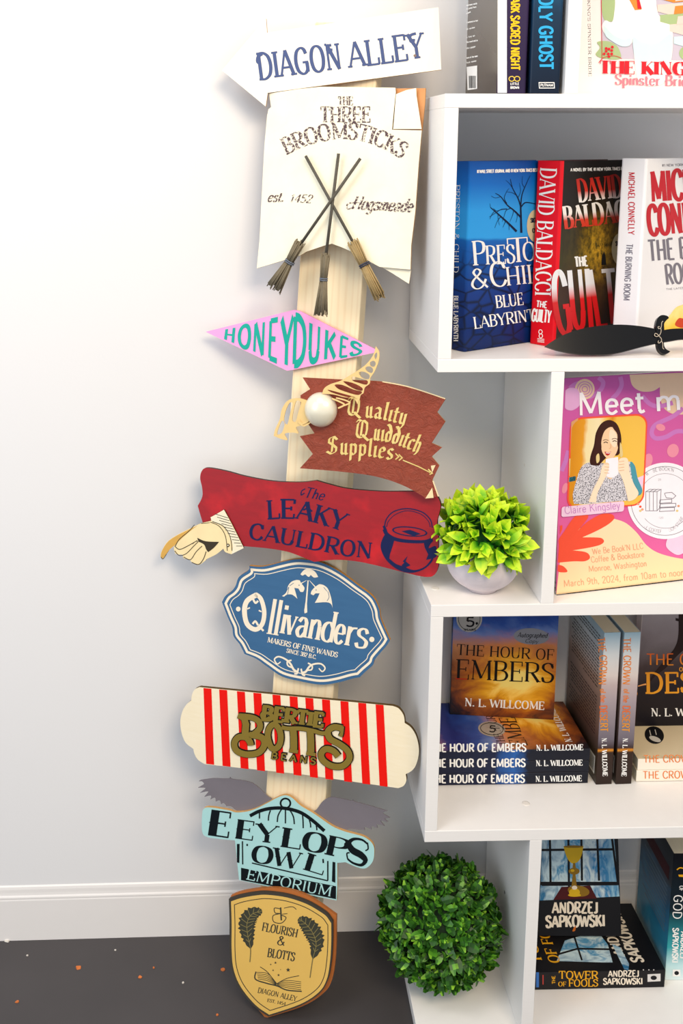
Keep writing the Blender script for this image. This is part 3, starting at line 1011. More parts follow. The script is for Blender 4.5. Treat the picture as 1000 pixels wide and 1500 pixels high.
# ---- red board with navy lettering, kettle emblem and pointing hand
m_red, t, p = nt('distressed_red_paint')
v = coords(t, (1, 5, 1))
n1 = noise(t, v, 26, 6, .7); n2 = noise(t, coords(t), 16, 4); n3 = noise(t, coords(t, (1, 9, 1)), 60, 4)
c = mix(t, n1, '#860F1A', '#AE111D')
c = mix(t, ramp(t, n2, [(.52, '#000000'), (.72, '#CCCCCC')]), c, '#D8161F')
c = mix(t, ramp(t, n3, [(.62, '#000000'), (.8, '#555555')]), c, '#A35862')
t.links.new(c, p.inputs['Base Color']); p.inputs['Roughness'].default_value = .45
bump(t, p, n1, .06, .0005)
m_navy = ink('#18214C', .5)
S = Sign('red_board_sign', 'distressed red board with navy lettering, pot emblem and a pointing paper hand', 'sign', (468, 768), .030, R_(-4.5))
def d(s):
    o = smooth([(304, 685.5), (330, 690), (360, 698), (400, 705), (440, 706.5), (463, 704, 1), (480, 709), (510, 716), (560, 720), (610, 720), (636, 724), (645, 738), (643, 752), (640, 765), (642, 785),
                (641, 812), (642, 828), (636, 842), (622, 845), (590, 838), (550, 828), (520, 822), (490, 820), (460, 823, 1), (440, 815), (420, 808), (390, 803), (345, 799), (320, 795), (300, 775), (296, 763), (289.5, 741, 1), (296, 728), (296, 715), (293, 700), (296, 689)], True, 5)
    s.slab(o, 0, -.0055, 0, 1)
    st = dict(T=.2, t=.09, serif=True, sl=.07, st=.06)
    s.text('LEAKY', None, None, 27, st, 2, .0003, base=[(391, 760), (430, 759), (470, 768), (503, 779)])
    s.stroke([(444, 747), (451, 744), (457, 749)], 2.4, 2, .0003)
    s.text('CAULDRON', None, None, 23, st, 2, .0003, base=[(363, 789), (400, 794), (450, 803), (500, 813), (545, 818)])
    s.text('The', (444, 728), (474, 733), 15, dict(T=.13, t=.08, serif=False, slant=.25), 2, .0003)
    s.stroke([(447, 716), (442, 719), (441, 725), (446, 722)], 1.6, 2, .0003, curve=True)
    # pot emblem
    s.stroke(smooth([(563, 772), (566, 760), (577, 749), (597, 745), (618, 750), (630, 761), (633, 773)], False), 1.6, 2, .0003)
    s.stroke(smooth([(566, 772), (569, 763), (580, 753), (597, 748), (616, 753), (627, 763), (630, 772)], False), 1.0, 2, .0003)
    outer = ell(600, 780, 29, 9, 30, R_(6)); inner = ell(599, 779, 22, 6, 30, R_(6))
    s.face(ell(600, 778.5, 26, 7.2, 30, R_(6)), 2, .0003, [ell(600, 778.5, 23.5, 5.6, 30, R_(6))])
    s.face([(588, 778), (600, 776), (606, 778), (616, 782), (606, 785), (600, 783)], 2, .0003)
    s.stroke([(563, 775), (567, 783), (580, 790), (600, 793), (622, 793), (633, 789)], (6, 4), 2, .0003, curve=True)
    s.stroke([(562, 770), (565, 778)], 4, 2, .0003)
    s.face(smooth([(566, 781), (578, 789, 1), (575, 800, 1), (571, 812, 1), (570, 818, 1), (580, 826), (592, 830, 1), (606, 835), (622, 830), (632, 818), (636, 808, 1), (633, 822), (620, 834), (602, 839), (584, 835), (568, 823), (559, 808), (558, 795)], True, 4), 2, .0003)
    s.face([(590, 822), (597, 814), (594, 822), (601, 828), (592, 832), (588, 828), (592, 824)], 2, .00035)
    s.face(smooth([(620, 792, 1), (634, 791), (630, 797, 1), (628, 803), (638, 800), (639, 815), (624, 820, 1), (627, 812, 1), (622, 802, 1)], True, 4), 2, .0003)
S.spacer(.0270, .0055)
S.part('board', [m_red, ink('#2C2420'), m_navy], d)
m_skin = plain('printed_hand_paper', '#EFD9A6', .55, .3, 0, .12, 30)
m_dark = ink('#3C3428'); m_cuff = ink('#EDE3C6'); m_yel = plain('yellow_ochre_shade', '#D2A24E', .55, .3, 0, .1, 60)
def d(s):
    o = [(236, 815)] + smooth([(236, 815, 1), (238, 806), (247, 792), (262, 782), (280, 773), (295, 766), (310, 762), (309, 757, 1), (318, 753), (329, 746, 1), (340, 766), (358, 802, 1), (346, 807), (340, 811, 1), (331, 808), (328, 803, 1), (318, 811), (304, 818, 1), (300, 822), (291, 827), (281, 822), (279, 819), (270, 817), (268, 812), (259, 811), (256, 805), (256, 798, 1), (250, 803), (244, 812), (239, 818)], True, 5)[1:]
    s.slab(o, .0025, .0005, 0, 1)
    # index finger shade, knuckle lines, finger outlines
    s.face(smooth([(236.5, 815, 1), (238.5, 806), (247.5, 792.5), (262, 782.8), (280, 774), (290, 769.5, 1), (281, 776), (268, 787), (257, 798, 1), (250, 804), (244, 811.5), (239.5, 817)], True, 4), 3, .0027)
    for st_, w in (([(286, 768), (277, 778), (264, 789), (258, 799)], 1.0), ([(257, 799), (264, 804), (276, 799), (290, 791)], 1.0), ([(257, 806), (264, 813), (274, 810), (284, 800), (291, 793)], 1.0),
                   ([(270, 815), (280, 819), (288, 808), (297, 799)], 1.0), ([(282, 823), (292, 826), (299, 818), (303, 807)], 1.1), ([(296, 766), (308, 765)], .8),
                   ([(237, 815), (240, 818), (245, 811)], .9), ([(283, 796), (289, 792), (296, 794)], .7)):
        s.stroke(st_, w, 1, .0028, curve=True)
    s.face(smooth([(290, 787, 1), (302, 792), (322, 793, 1), (314, 802), (306, 808, 1), (303, 804), (300, 797), (292, 792)], True, 4), 1, .0027)
    # cuff
    s.face(smooth([(310, 757, 1), (329, 746, 1), (358, 802, 1), (340, 811, 1), (342, 800), (338, 785), (328, 769), (312, 763)], True, 4), 2, .0027)
    for i in range(11):
        a, b = (322 + i * 2.3, 754 + i * 4.7), (335 + i * 2.1, 758 + i * 4.1)
        s.stroke([(a[0] - 6 + i * .8, a[1] - 2), b], .8, 1, .0029)
    s.stroke([(312, 763), (328, 770), (338, 785), (341, 806)], .9, 1, .0029, curve=True)
    s.stroke([(309, 764), (322, 770), (331, 784), (334, 806)], .9, 1, .0029, curve=True)
    s.face(ell(335, 798, 2.4, 2.6, 14), 1, .0029); s.face(ell(335, 798, 1.1, 1.2, 10), 2, .0030)
S.part('pointing_hand', [m_skin, m_dark, m_cuff, m_yel], d, label='cut-out engraving of a pointing hand with striped cuff')

# ---- blue plaque with cream print
m_blue, t, p = nt('dusty_blue_paint')
v = coords(t, (1, 6, 1))
t.links.new(mix(t, noise(t, v, 16, 5), '#2E5B84', '#3B6A94'), p.inputs['Base Color']); p.inputs['Roughness'].default_value = .5
m_edgeo = plain('orange_cut_edge', '#B9802F', .6, .3, 0, .2, 90)
m_ivory = ink('#EFE2CB', .55)
S = Sign('blue_plaque_sign', 'dusty blue scalloped plaque with cream lettering and horse heads', 'sign', (448, 911), .010)
plq = [(443, 819.5), (470, 824), (498, 838), (525, 858), (539, 868, 1), (548, 877), (555, 892), (557, 905), (562, 918), (571, 938, 1), (566, 946), (558, 955), (549, 966), (546, 974), (535, 984), (527, 992, 1), (516, 994),
       (494, 1000), (470, 1003), (440, 998), (413, 991), (392, 977), (375, 965), (358, 958, 1), (351, 944), (342, 932), (340, 919), (333, 903), (325, 882, 1), (330, 873), (339, 866), (345, 858), (350, 845), (364, 835), (365, 829, 1), (385, 830), (410, 824), (428, 820)]
def d(s):
    cx, cy = 448, 911
    o = smooth(plq, True, 5)
    def inset(k, dy=0): return [Vector((cx + (q.x - cx) * k[0], cy + (q.y - cy) * k[1])) for q in o]
    s.slab(o, 0, -.006, 0, 1)
    a, b = inset((.955, .935)), inset((.925, .89))
    s.stroke(a, 3.6, 2, .0003, closed=True)
    s.stroke(inset((.905, .865)), 1.2, 2, .0003, closed=True)
    # words
    ft = dict(T=.165, t=.07, serif=True, sl=.045, st=.05)
    s.stroke([(376, 871), (362, 880), (358, 895), (362, 914), (374, 922), (384, 914), (387, 896), (382, 877), (374, 870)], (7.5, 6), 2, .0003, curve=True)
    s.stroke([(362, 892), (366, 890)], 2, 2, .0003); s.stroke([(383, 896), (379, 894)], 2, 2, .0003)
    s.stroke([(370, 876), (374, 883), (378, 880)], 3, 2, .0003, curve=True); s.stroke([(370, 914), (374, 910), (378, 916)], 3, 2, .0003, curve=True)
    s.stroke([(383, 921), (386, 924)], 3, 2, .0003)
    s.text('ll', (390, 928), (408, 931), 52, dict(T=.105, t=.05, serif=True, sl=.03, st=.03), 2, .0003)
    def fancy(word, xs, h):
        for ch, (x0, x1) in zip(word, xs):
            y0 = 926 + (x0 - 405) * .185; y1 = 926 + (x1 - 405) * .185
            s.text(ch, (x0, y0), (x1, y1), h, dict(T=.125, t=.055, serif=True, sl=.025, st=.04), 2, .0003)
    fancy('ivanders', [(408, 418), (416, 432), (431, 450), (449, 469), (467, 489), (487, 503), (502, 521), (517, 538)], 45)
    s.face(ell(349, 892, 3.4, 3.6, 16), 2, .0003); s.face(ell(544.5, 936.5, 3.8, 4, 16), 2, .0003)
    s.text('MAKERS OF FINE WANDS', (391, 940.5), (494, 963), 7.6, SERIFB, 2, .0003)
    s.text('SINCE 382 B.C.', (419, 955.5), (463, 965.5), 6, SERIFB, 2, .0003)
    # wand
    s.face([(450.3, 850), (452, 850), (449.6, 884), (450, 897), (446, 898.5), (445.5, 894), (447.6, 880)], 2, .0003)
    # horse heads
    h1 = [(416, 874, 1), (413, 873, 1), (419, 868), (422, 858), (427, 852), (434, 849.5), (439, 850, 1), (441, 854), (446, 861), (444, 867, 1), (440, 867, 1), (437, 862, 1), (431, 861, 1), (433, 868), (435.5, 877, 1), (428, 871), (420, 871)]
    s.face(smooth(h1, True, 3), 2, .0003)
    s.stroke([(440, 855), (449, 850)], (1.6, .5), 2, .0003)
    h2 = [(487, 891, 1), (485, 885), (478, 882), (461, 883, 1), (465, 876), (468, 869, 1), (462, 869, 1), (459, 872, 1), (455, 870, 1), (456, 866), (460, 861), (465, 857), (468, 855.5, 1), (474, 857), (480, 862), (484, 872), (486, 881)]
    s.face(smooth(h2, True, 3), 2, .0003)
    s.stroke([(462, 860), (453, 850)], (1.6, .5), 2, .0003)
    for pts in ([(419, 867), (423, 860), (421, 871)], [(424, 858), (430, 854)], [(480, 866), (482, 874), (479, 880)], [(474, 860), (479, 866)]):
        s.stroke(pts, .7, 0, .0005, curve=True)
    s.face(ell(438, 857, .8, .8, 8), 0, .0005); s.face(ell(463, 864, .8, .8, 8), 0, .0005)
    # crest and scrolls
    s.face(smooth([(440, 841, 1), (444, 836), (449, 833), (456, 834), (462, 838), (466, 845, 1), (460, 846), (455, 842, 1), (452, 845), (447, 841, 1), (443, 843)], True, 4), 2, .0003)
    for side in (-1, 1):
        X = lambda k: 439 + side * k; Y = lambda k, yy: yy + side * k * .17
        s.stroke([(X(3), Y(3, 985)), (X(9), Y(9, 982)), (X(14), Y(14, 974)), (X(21), Y(21, 969)), (X(31), Y(31, 967)), (X(37), Y(37, 972)), (X(33), Y(33, 978)), (X(28), Y(28, 974))], (3.4, 1.6), 2, .0003, curve=True)
        s.stroke([(X(9), Y(9, 980)), (X(17), Y(17, 978)), (X(18), Y(18, 972)), (X(12), Y(12, 969))], 2.2, 2, .0003, curve=True)
        s.stroke([(X(2), Y(2, 979)), (X(4), Y(4, 987)), (X(8), Y(8, 988))], 2.4, 2, .0003, curve=True)
S.part('board', [m_blue, m_edgeo, m_ivory], d)

# ---- red and white striped board with raised gold-brown lettering
m_pply = wood_mat('pale_striped_ply', '#F6EAD0', '#EDDDB8', .5, (1, 8, 1), 26, .03)
m_stripe = ink('#E8160C', .45); m_olive = plain('gold_brown_paint', '#86712B', .45, .4, .1, .04, 60); m_blk = ink('#181614', .5); m_dk = plain('dark_cut_edge', '#54401F', .7, .2, 0, .2, 80)
S = Sign('striped_sign', 'scallop-ended board with red and white stripes and raised brown lettering', 'sign', (438, 1082), .027, R_(-3))
def top_y(x): return 1006.5 + (x - 292) * .0950
def bot_y(x): return 1119 + (x - 297) * .127
def d(s):
    o = smooth([(292, 1006.5, 1), (430, 1020, 1), (575, 1034, 1), (584, 1038), (591, 1048), (592.5, 1059, 1), (602, 1066), (610, 1080), (613.5, 1100), (610, 1118), (604, 1128), (594, 1134, 1), (595, 1143), (591, 1151), (583, 1154.5, 1), (440, 1134, 1), (300, 1119.5, 1),
                (290, 1113), (285, 1105), (283, 1097, 1), (272, 1088), (266, 1074), (264, 1057), (267, 1042), (273, 1032), (280, 1026, 1), (281, 1018), (285, 1010)], True, 5)
    s.slab(o, 0, -.006, 0, 1)
    tops = [298, 321, 347, 371, 399, 424, 447, 471.5, 498.5, 524.5, 550]
    bots = [302, 326, 352.5, 376.5, 404.5, 430, 454, 476.5, 504, 530.5, 556]
    for a, b in zip(tops, bots):
        s.face([(a, top_y(a) + .6), (a + 11.6, top_y(a + 11.6) + .6), (b + 11.6, bot_y(b + 11.6) - 1), (b, bot_y(b) - 1)], 2, .0003)
S.spacer(.0248, .006)
S.part('board', [m_pply, m_dk, m_stripe], d)
def d(s):
    rows = []
    def put(pts, w, closed=False, curve=True):
        rows.append((pts, w, closed, curve))
    # large initial, round letter, two tall letters under a shared bar, final letter
    put([(349, 1047), (358, 1050), (361, 1060), (360, 1072), (362, 1082)], [7, 9, 10, 10, 9], False, False)
    put([(352, 1048), (370, 1050), (380, 1056), (381, 1066), (371, 1075), (360, 1076)], 8.5)
    put([(366, 1075), (384, 1079), (388, 1090), (380, 1101), (363, 1104), (348, 1099), (344, 1088), (350, 1079), (361, 1079), (367, 1086), (368, 1091)], 9)
    put([(402, 1060), (395, 1066), (393, 1078), (397, 1092), (403, 1096), (410, 1090), (412, 1078), (409, 1066)], 8.5, True)
    put([(413, 1064), (422, 1066), (440, 1066), (458, 1069), (472, 1073), (480, 1072)], 6)
    put([(430, 1067), (431, 1080), (431, 1097)], 10, False, False); put([(424, 1098), (437, 1100)], 5, False, False)
    put([(455, 1069), (456, 1085), (456, 1101)], 10, False, False); put([(449, 1102), (463, 1104.5)], 5, False, False)
    put([(502, 1063), (501, 1073), (499, 1078)], [5, 5, 6], False, False)
    put([(502, 1066), (490, 1064), (481, 1070), (484, 1081), (498, 1089), (510, 1099), (512, 1111), (502, 1121), (487, 1121), (474, 1113), (471, 1103), (478, 1096), (489, 1099), (496, 1107)], 9)
    for lift, gr, mat in ((.0012, 2.6, 1), (.0026, 0, 0)):
        for pts, w, cl, cu in rows:
            ww = [q + gr for q in w] if isinstance(w, list) else w + gr
            s.stroke(pts, ww, mat, lift, closed=cl, curve=cu and not isinstance(w, list))
        f = dict(T=.34, t=.2, serif=True, sl=.06, st=.14)
        f2 = dict(T=.24, t=.2, serif=False)
        s.text('BERTIE', None, None, 20, f, mat, lift, base=[(383, 1053), (410, 1056), (440, 1060), (474, 1064)], grow=gr / 20)
        s.stroke([(390, 1040), (384, 1046), (388, 1053), (396, 1050)], 4.5 + gr, mat, lift, curve=True)
        s.text('BEANS', (397, 1110), (463, 1119), 9.5, f2, mat, lift, grow=gr / 9.5 * .8, gap=.25)
S.part('raised_lettering', [m_olive, m_blk], d)

# ---- pale teal bird shop sign with grey wings
m_mint = plain('pale_teal_paint', '#A9D6D4', .5, .3, 0, .03, 50); m_bk = ink('#0C1418', .5)
S = Sign('birdcage_sign', 'pale teal sign with black birdcage lettering and two grey wings', 'sign', (420, 1245), .0100)
def d(s):
    o = smooth([(296, 1193), (299, 1184), (310, 1183), (335, 1187), (345, 1190), (360, 1189), (374, 1185), (392, 1176), (407, 1168), (418, 1165), (428, 1169), (440, 1180), (460, 1192), (486, 1210), (505, 1218), (520, 1222), (535, 1227), (546, 1237), (548, 1250), (545, 1263), (535, 1272), (522, 1270), (506, 1263, 1),
                (494, 1264, 1), (494, 1300, 1), (493, 1319, 1), (420, 1305, 1), (350, 1289, 1), (347, 1260, 1), (344, 1231, 1), (322, 1229), (303, 1226), (296, 1218)], True, 4)
    s.slab(o, 0, -.005, 0, 1)
    L = .0003
    s.stroke(smooth([(365, 1195), (378, 1188), (395, 1184), (418, 1183), (440, 1189), (458, 1200), (475, 1216)], False), [5, 5, 5, 5, 5, 5] * 6 + [5], 2, L) if False else None
    arc_ = smooth([(366, 1195), (380, 1188), (397, 1184), (418, 1184), (440, 1190), (458, 1202), (475, 1217)], False)
    s.stroke(arc_, 5.0, 2, L)
    s.stroke(ell(418, 1176.5, 7.2, 7, 20), 2.6, 2, L, closed=True)
    for a, b in (((380, 1190), (380, 1199)), ((396, 1187), (393, 1202)), ((413, 1184), (406, 1204)), ((418, 1185), (418, 1206)), ((423, 1184), (431, 1207)), ((443, 1193), (444, 1213)), ((453, 1201), (455, 1212)), ((463, 1209), (464, 1216))):
        m_ = ((a[0] + b[0]) / 2 + (b[0] - a[0]) * .3, (a[1] + b[1]) / 2)
        s.stroke([a, m_, b], 1.9, 2, L, curve=True)
    cap = [('E', 303, 337, 1222, 1227, 36), ('E', 343, 372, 1227, 1231, 27), ('Y', 374, 406, 1232, 1236, 26), ('L', 409, 441, 1239, 1244, 28), ('O', 440, 477, 1244, 1251, 28), ('P', 475, 507, 1251, 1258, 28)]
    for ch, x0, x1, y0, y1, h in cap:
        s.text(ch, (x0, y0), (x1, y1), h, dict(WEST, T=.34, spur=.04) if ch not in 'Y' else dict(WEST, T=.26), 2, L)
    s.stroke([(538, 1234), (528, 1230), (516, 1229), (510, 1234), (513, 1244), (526, 1251), (535, 1259), (533, 1266), (523, 1266), (512, 1260), (508, 1252)], [3, 4, 6, 9, 10, 10, 9, 7, 5, 3, 2], 2, L) if False else \
        s.stroke(smooth([(538, 1236), (530, 1230), (518, 1229), (511, 1235), (516, 1245), (528, 1252), (535, 1260), (529, 1267), (517, 1264), (509, 1258)], False, 4), [2.5 + 7.5 * math.exp(-((i - 18) / 8.5) ** 2) for i in range(37)], 2, L)
    s.stroke([(538, 1234), (539, 1243), (535, 1246)], 2, 2, L, curve=True); s.stroke([(509, 1258), (508, 1250), (512, 1249)], 2, 2, L, curve=True)
    s.text('O', (366, 1262), (399, 1267), 25, dict(WEST, T=.3, spur=.04), 2, L)
    s.text('W', (398, 1266), (438, 1274), 25, dict(WEST, T=.24), 2, L)
    s.text('L', (442, 1272), (474, 1282), 25, dict(WEST, T=.34, spur=.04), 2, L)
    s.face([(347, 1236), (351, 1236), (350.5, 1264), (347, 1263)], 2, L); s.stroke([(355, 1232), (355.5, 1266)], 1.8, 2, L)
    s.stroke([(362, 1236), (362, 1239)], 2.2, 2, L); s.stroke([(473, 1258), (473.5, 1264)], 2.2, 2, L)
    s.stroke([(480, 1261), (480, 1290)], 2, 2, L); s.face([(487, 1262), (491, 1263), (491, 1293), (486, 1291)], 2, L)
    s.stroke([(369, 1264), (420, 1276), (480, 1290)], 1.8, 2, L)
    s.face([(353, 1271), (420, 1284), (492, 1298), (492, 1317), (420, 1302), (353, 1289)], 2, L)
    s.text('EMPORIUM', (360, 1286.5), (486, 1312.5), 15, dict(T=.15, t=.09, serif=True, sl=.04, st=.05), 0, .0006, base=[(360, 1287), (420, 1300), (485, 1313)])
S.part('board', [m_mint, m_thin, m_bk], d)
m_grey = wood_mat('grey_wing_paint', '#6F696F', '#7A747B', .6, (1, 1, 1), 20, .03)
def d(s):
    s.slab([(289, 1147), (292, 1145.5)] + smooth([(292, 1145.5, 1), (310, 1143), (328, 1143.5), (334, 1143), (335, 1141, 1), (338, 1144), (354, 1146), (368, 1150), (380, 1159), (390, 1169), (396, 1173), (400, 1182, 1), (360, 1192, 1), (345, 1190), (337, 1184), (330, 1184, 1), (326, 1179), (322, 1181, 1), (320, 1175), (314, 1177, 1), (313, 1171), (306, 1174, 1), (307, 1168), (297, 1170, 1), (303, 1162), (291, 1164, 1), (299, 1157), (288, 1156.5, 1), (297, 1151)], True, 3)[1:], -.0052, -.0072, 0, 0)
S.part('wing', [m_grey], d)
def d(s):
    s.slab(smooth([(455, 1193, 1), (462, 1189), (470, 1178), (480, 1171.5), (490, 1171), (505, 1174), (514, 1176, 1), (515.5, 1174, 1), (518, 1177), (540, 1183), (566, 1191, 1), (559, 1194), (570, 1201, 1), (562, 1202), (567, 1207, 1), (556, 1205), (562, 1213, 1), (551, 1210), (552, 1216, 1), (543, 1213), (543, 1218, 1), (533, 1214), (533, 1219, 1), (522, 1218), (510, 1217), (500, 1222, 1), (486, 1214)], True, 3), -.0052, -.0072, 0, 0)
S.part('wing', [m_grey], d)

# ---- gold shield at the foot of the post
m_shgold = plain('satin_gold_panel', '#DDB45C', .36, .5, .1, .05, 18)
m_rustw = wood_mat('orange_brown_wood', '#B96A2A', '#9A5520', .5, (1, 1, 1), 24, .05)
m_pr = ink('#3A3A30', .5); m_pr2 = ink('#7F7346', .5)
S = Sign('shield_sign', 'gold shield plaque with quill feathers standing on the floor at the post foot', 'sign', (412, 1400), .018, 0, R_(0))
# lean the shield so that its tip stands on the floor and its head rests on the post
tip = on_z(385, 1494, FZ + .0006)
head = hit(412, 1310, POST_P, PN) + PN * .0310
U_ = (head - tip).normalized()
Nn = (PN - U_ * PN.dot(U_)).normalized()
bpy.data.objects.remove(S.root)
S.P, S.N = tip, Nn
S.M = frame(tip.lerp(head, .5), Nn, U_)
S.root = empty('shield_sign', S.M, 'gold shield plaque with quill feathers standing at the foot of the post', 'sign')
sh = [(335, 1317, 1), (350, 1312), (372, 1308), (390, 1307), (420, 1311), (450, 1321), (474, 1335), (481, 1341, 1), (487, 1350, 1), (487, 1380), (485, 1410), (480, 1436), (468, 1455), (440, 1473), (393, 1489, 1), (372, 1474), (350, 1447), (339, 1420), (336, 1390), (336, 1350)]
def mv(pts, k, dx, dy, cx=412, cy=1395):
    return [((q[0] - cx) * k + cx + dx, (q[1] - cy) * k + cy + dy) + tuple(q[2:]) for q in pts]
S.part('back_board', [m_rustw, m_rustw], lambda s: s.slab(smooth([(336, 1315, 1), (352, 1309), (385, 1304), (415, 1305), (450, 1316), (491, 1344, 1), (490, 1400), (484, 1440), (470, 1460), (440, 1478), (387, 1495, 1), (366, 1470), (345, 1440), (338, 1400)], True, 5), -.0065, -.0125, 0, 1), label='orange-brown wooden board peeping out behind')
def d(s):
    g = smooth(sh, True, 5)
    s.slab(g, 0, -.006, 1, 1)
    s.face(smooth(mv(sh, .965, .6, .6), True, 5), 0, .0003)
    s.stroke(smooth(mv(sh, .90, .6, .4), True, 5), 1.1, 2, .0005, closed=True)
    L = .0005
    f = dict(T=.15, t=.08, serif=True, sl=.04, st=.05)
    s.text('FLOURISH', None, None, 12, f, 2, L, base=[(383, 1363), (405, 1367), (435, 1373)])
    s.text('&', (405, 1383), (417, 1385.5), 13, f, 2, L)
    s.text('BLOTTS', None, None, 12.5, f, 2, L, base=[(391, 1401), (410, 1404), (431, 1408)])
    s.text('DIAGON ALLEY', (377, 1453.5), (434, 1466.5), 7.5, f, 2, L)
    s.text('EST. 1454', (391, 1467), (418, 1472.5), 4.6, SERIFB, 2, L)
    # monogram
    s.stroke([(410, 1331), (402, 1330), (403, 1337), (410, 1338), (400, 1341), (401, 1350), (412, 1352), (419, 1344), (411, 1340)], 1.2, 2, L, curve=True)
    s.stroke([(411, 1329), (412, 1348)], 2.2, 2, L); s.stroke([(416, 1330), (428, 1328), (434, 1332)], 1.0, 2, L, curve=True); s.stroke([(413, 1339), (421, 1338)], 1, 2, L)
    # quills
    def quill(spine, wl, wr):
        sp = smooth(spine, False, 8)
        n = len(sp)
        lft, rgt = [], []
        for i, q in enumerate(sp):
            t_ = i / (n - 1)
            d_ = (sp[min(i + 1, n - 1)] - sp[max(i - 1, 0)]).normalized()
            nn = Vector((d_.y, -d_.x))
            k = (math.sin(min(1, t_ / .8) * math.pi) ** .6) if t_ < .8 else 0
            jag = 1 + .18 * math.sin(i * 2.6)
            lft.append(q + nn * wl * k * jag - d_ * k * 2); rgt.append(q - nn * wr * k * jag - d_ * k * 2)
        s.face(lft + rgt[::-1], 2, L)
        m = int(n * .8)
        for i in range(4, m - 3, 3):
            d_ = (sp[i + 1] - sp[i - 1]).normalized(); nn = Vector((d_.y, -d_.x))
            k = math.sin(i / m * math.pi)
            s.stroke([sp[i], sp[i] + nn * wl * .8 * k - d_ * 5], .9, 3, L + .0002)
            s.stroke([sp[i], sp[i] - nn * wr * .8 * k - d_ * 5], .9, 3, L + .0002)
        s.stroke(sp, .9, 3, L + .0003)
        s.stroke(sp[m - 1:], 1.4, 2, L)
    quill([(384, 1334), (369, 1339), (362, 1352), (363, 1370), (367, 1390), (366, 1409)], 12, 12)
    quill([(437, 1345), (449, 1354), (459, 1368), (463, 1384), (458, 1405), (454, 1432)], 13, 12)
    # open book with stars
    s.stroke([(375, 1423), (374, 1434), (390, 1440), (406, 1444), (420, 1450), (442, 1452)], 1.8, 2, L, curve=True)
    for k in range(5):
        s.stroke([(376 + k * .5, 1424 + k * 2.4), (392, 1426 + k * 2.6), (405, 1440 + k * .8)], .8, 2, L, curve=True)
        s.stroke([(406, 1440 + k * .8), (420, 1436 + k * 2.6), (441, 1438 + k * 2.9)], .8, 2, L, curve=True)
    s.stroke([(381, 1416), (392, 1424), (405, 1441)], 1.0, 2, L, curve=True); s.stroke([(405, 1441), (420, 1433), (438, 1429)], 1.0, 2, L, curve=True)
    def star(x, y, r):
        s.face([(x + (r if i % 2 == 0 else r * .45) * math.sin(i * math.pi / 5), y - (r if i % 2 == 0 else r * .45) * math.cos(i * math.pi / 5)) for i in range(10)], 2, L)
    for x, y, r in ((403.5, 1410, 2), (396.5, 1412.5, 1.4), (400, 1421, 1.5), (408, 1428, 2), (422, 1420.5, 3.3), (411, 1420, .8)): star(x, y, r)
S.part('face_plate', [m_shgold, ink('#3E3A33'), m_pr, m_pr2], d)
# ================================================================== PLANTS
def leaf(bm, base, d, up, ln, wd, fold=.25, curl=.2, tipw=0.0, uvl=None, segs=4, rnd=None):
    """a folded leaf from base along d; up is its upper side"""
    d = d.normalized(); s = d.cross(up).normalized(); n = s.cross(d).normalized()
    rows = []
    for i in range(segs + 1):
        t = i / segs
        w = wd * (math.sin(math.pi * min(1, t * .82 + .12)) ** .9 if tipw == 0 else math.sin(math.pi * (t * .78 + .16)) ** .6)
        if i == segs and tipw == 0: w = 0
        c = base + d * (ln * t) - n * (curl * ln * t * t)
        rows.append((c + s * w * .5 + n * fold * w * .5, c, c - s * w * .5 + n * fold * w * .5, t))
    for a, b in zip(rows, rows[1:]):
        for q in ((0, 1), (1, 2)):
            vs = [a[q[0]], a[q[1]], b[q[1]], b[q[0]]]
            ts = [a[3], a[3], b[3], b[3]]
            edge = [1 if k != 1 else 0 for k in (q[0], q[1], q[1], q[0])]
            pts = []
            for v_, t_, e_ in zip(vs, ts, edge):
                if pts and any((v_ - p[0]).length < 1e-6 for p in pts): continue
                pts.append((v_, t_, e_))
            if len(pts) < 3: continue
            try:
                f = bm.faces.new([bm.verts.new(p[0]) for p in pts])
            except ValueError:
                continue
            f.smooth = True
            for lp, p in zip(f.loops, pts):
                lp[uvl].uv = (p[2], p[1])


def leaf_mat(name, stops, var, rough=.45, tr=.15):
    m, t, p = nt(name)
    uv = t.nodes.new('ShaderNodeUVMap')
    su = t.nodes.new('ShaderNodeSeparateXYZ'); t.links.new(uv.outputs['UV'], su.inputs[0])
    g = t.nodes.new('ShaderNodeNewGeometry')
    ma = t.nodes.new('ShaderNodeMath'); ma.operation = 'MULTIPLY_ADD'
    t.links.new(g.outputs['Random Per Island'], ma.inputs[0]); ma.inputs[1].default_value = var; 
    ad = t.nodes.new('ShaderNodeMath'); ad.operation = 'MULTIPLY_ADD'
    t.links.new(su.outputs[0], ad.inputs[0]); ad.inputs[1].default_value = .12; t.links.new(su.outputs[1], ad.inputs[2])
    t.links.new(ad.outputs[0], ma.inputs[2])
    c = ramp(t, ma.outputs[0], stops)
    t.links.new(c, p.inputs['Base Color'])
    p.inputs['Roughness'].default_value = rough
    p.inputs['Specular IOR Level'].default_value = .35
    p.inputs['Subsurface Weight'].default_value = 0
    return m


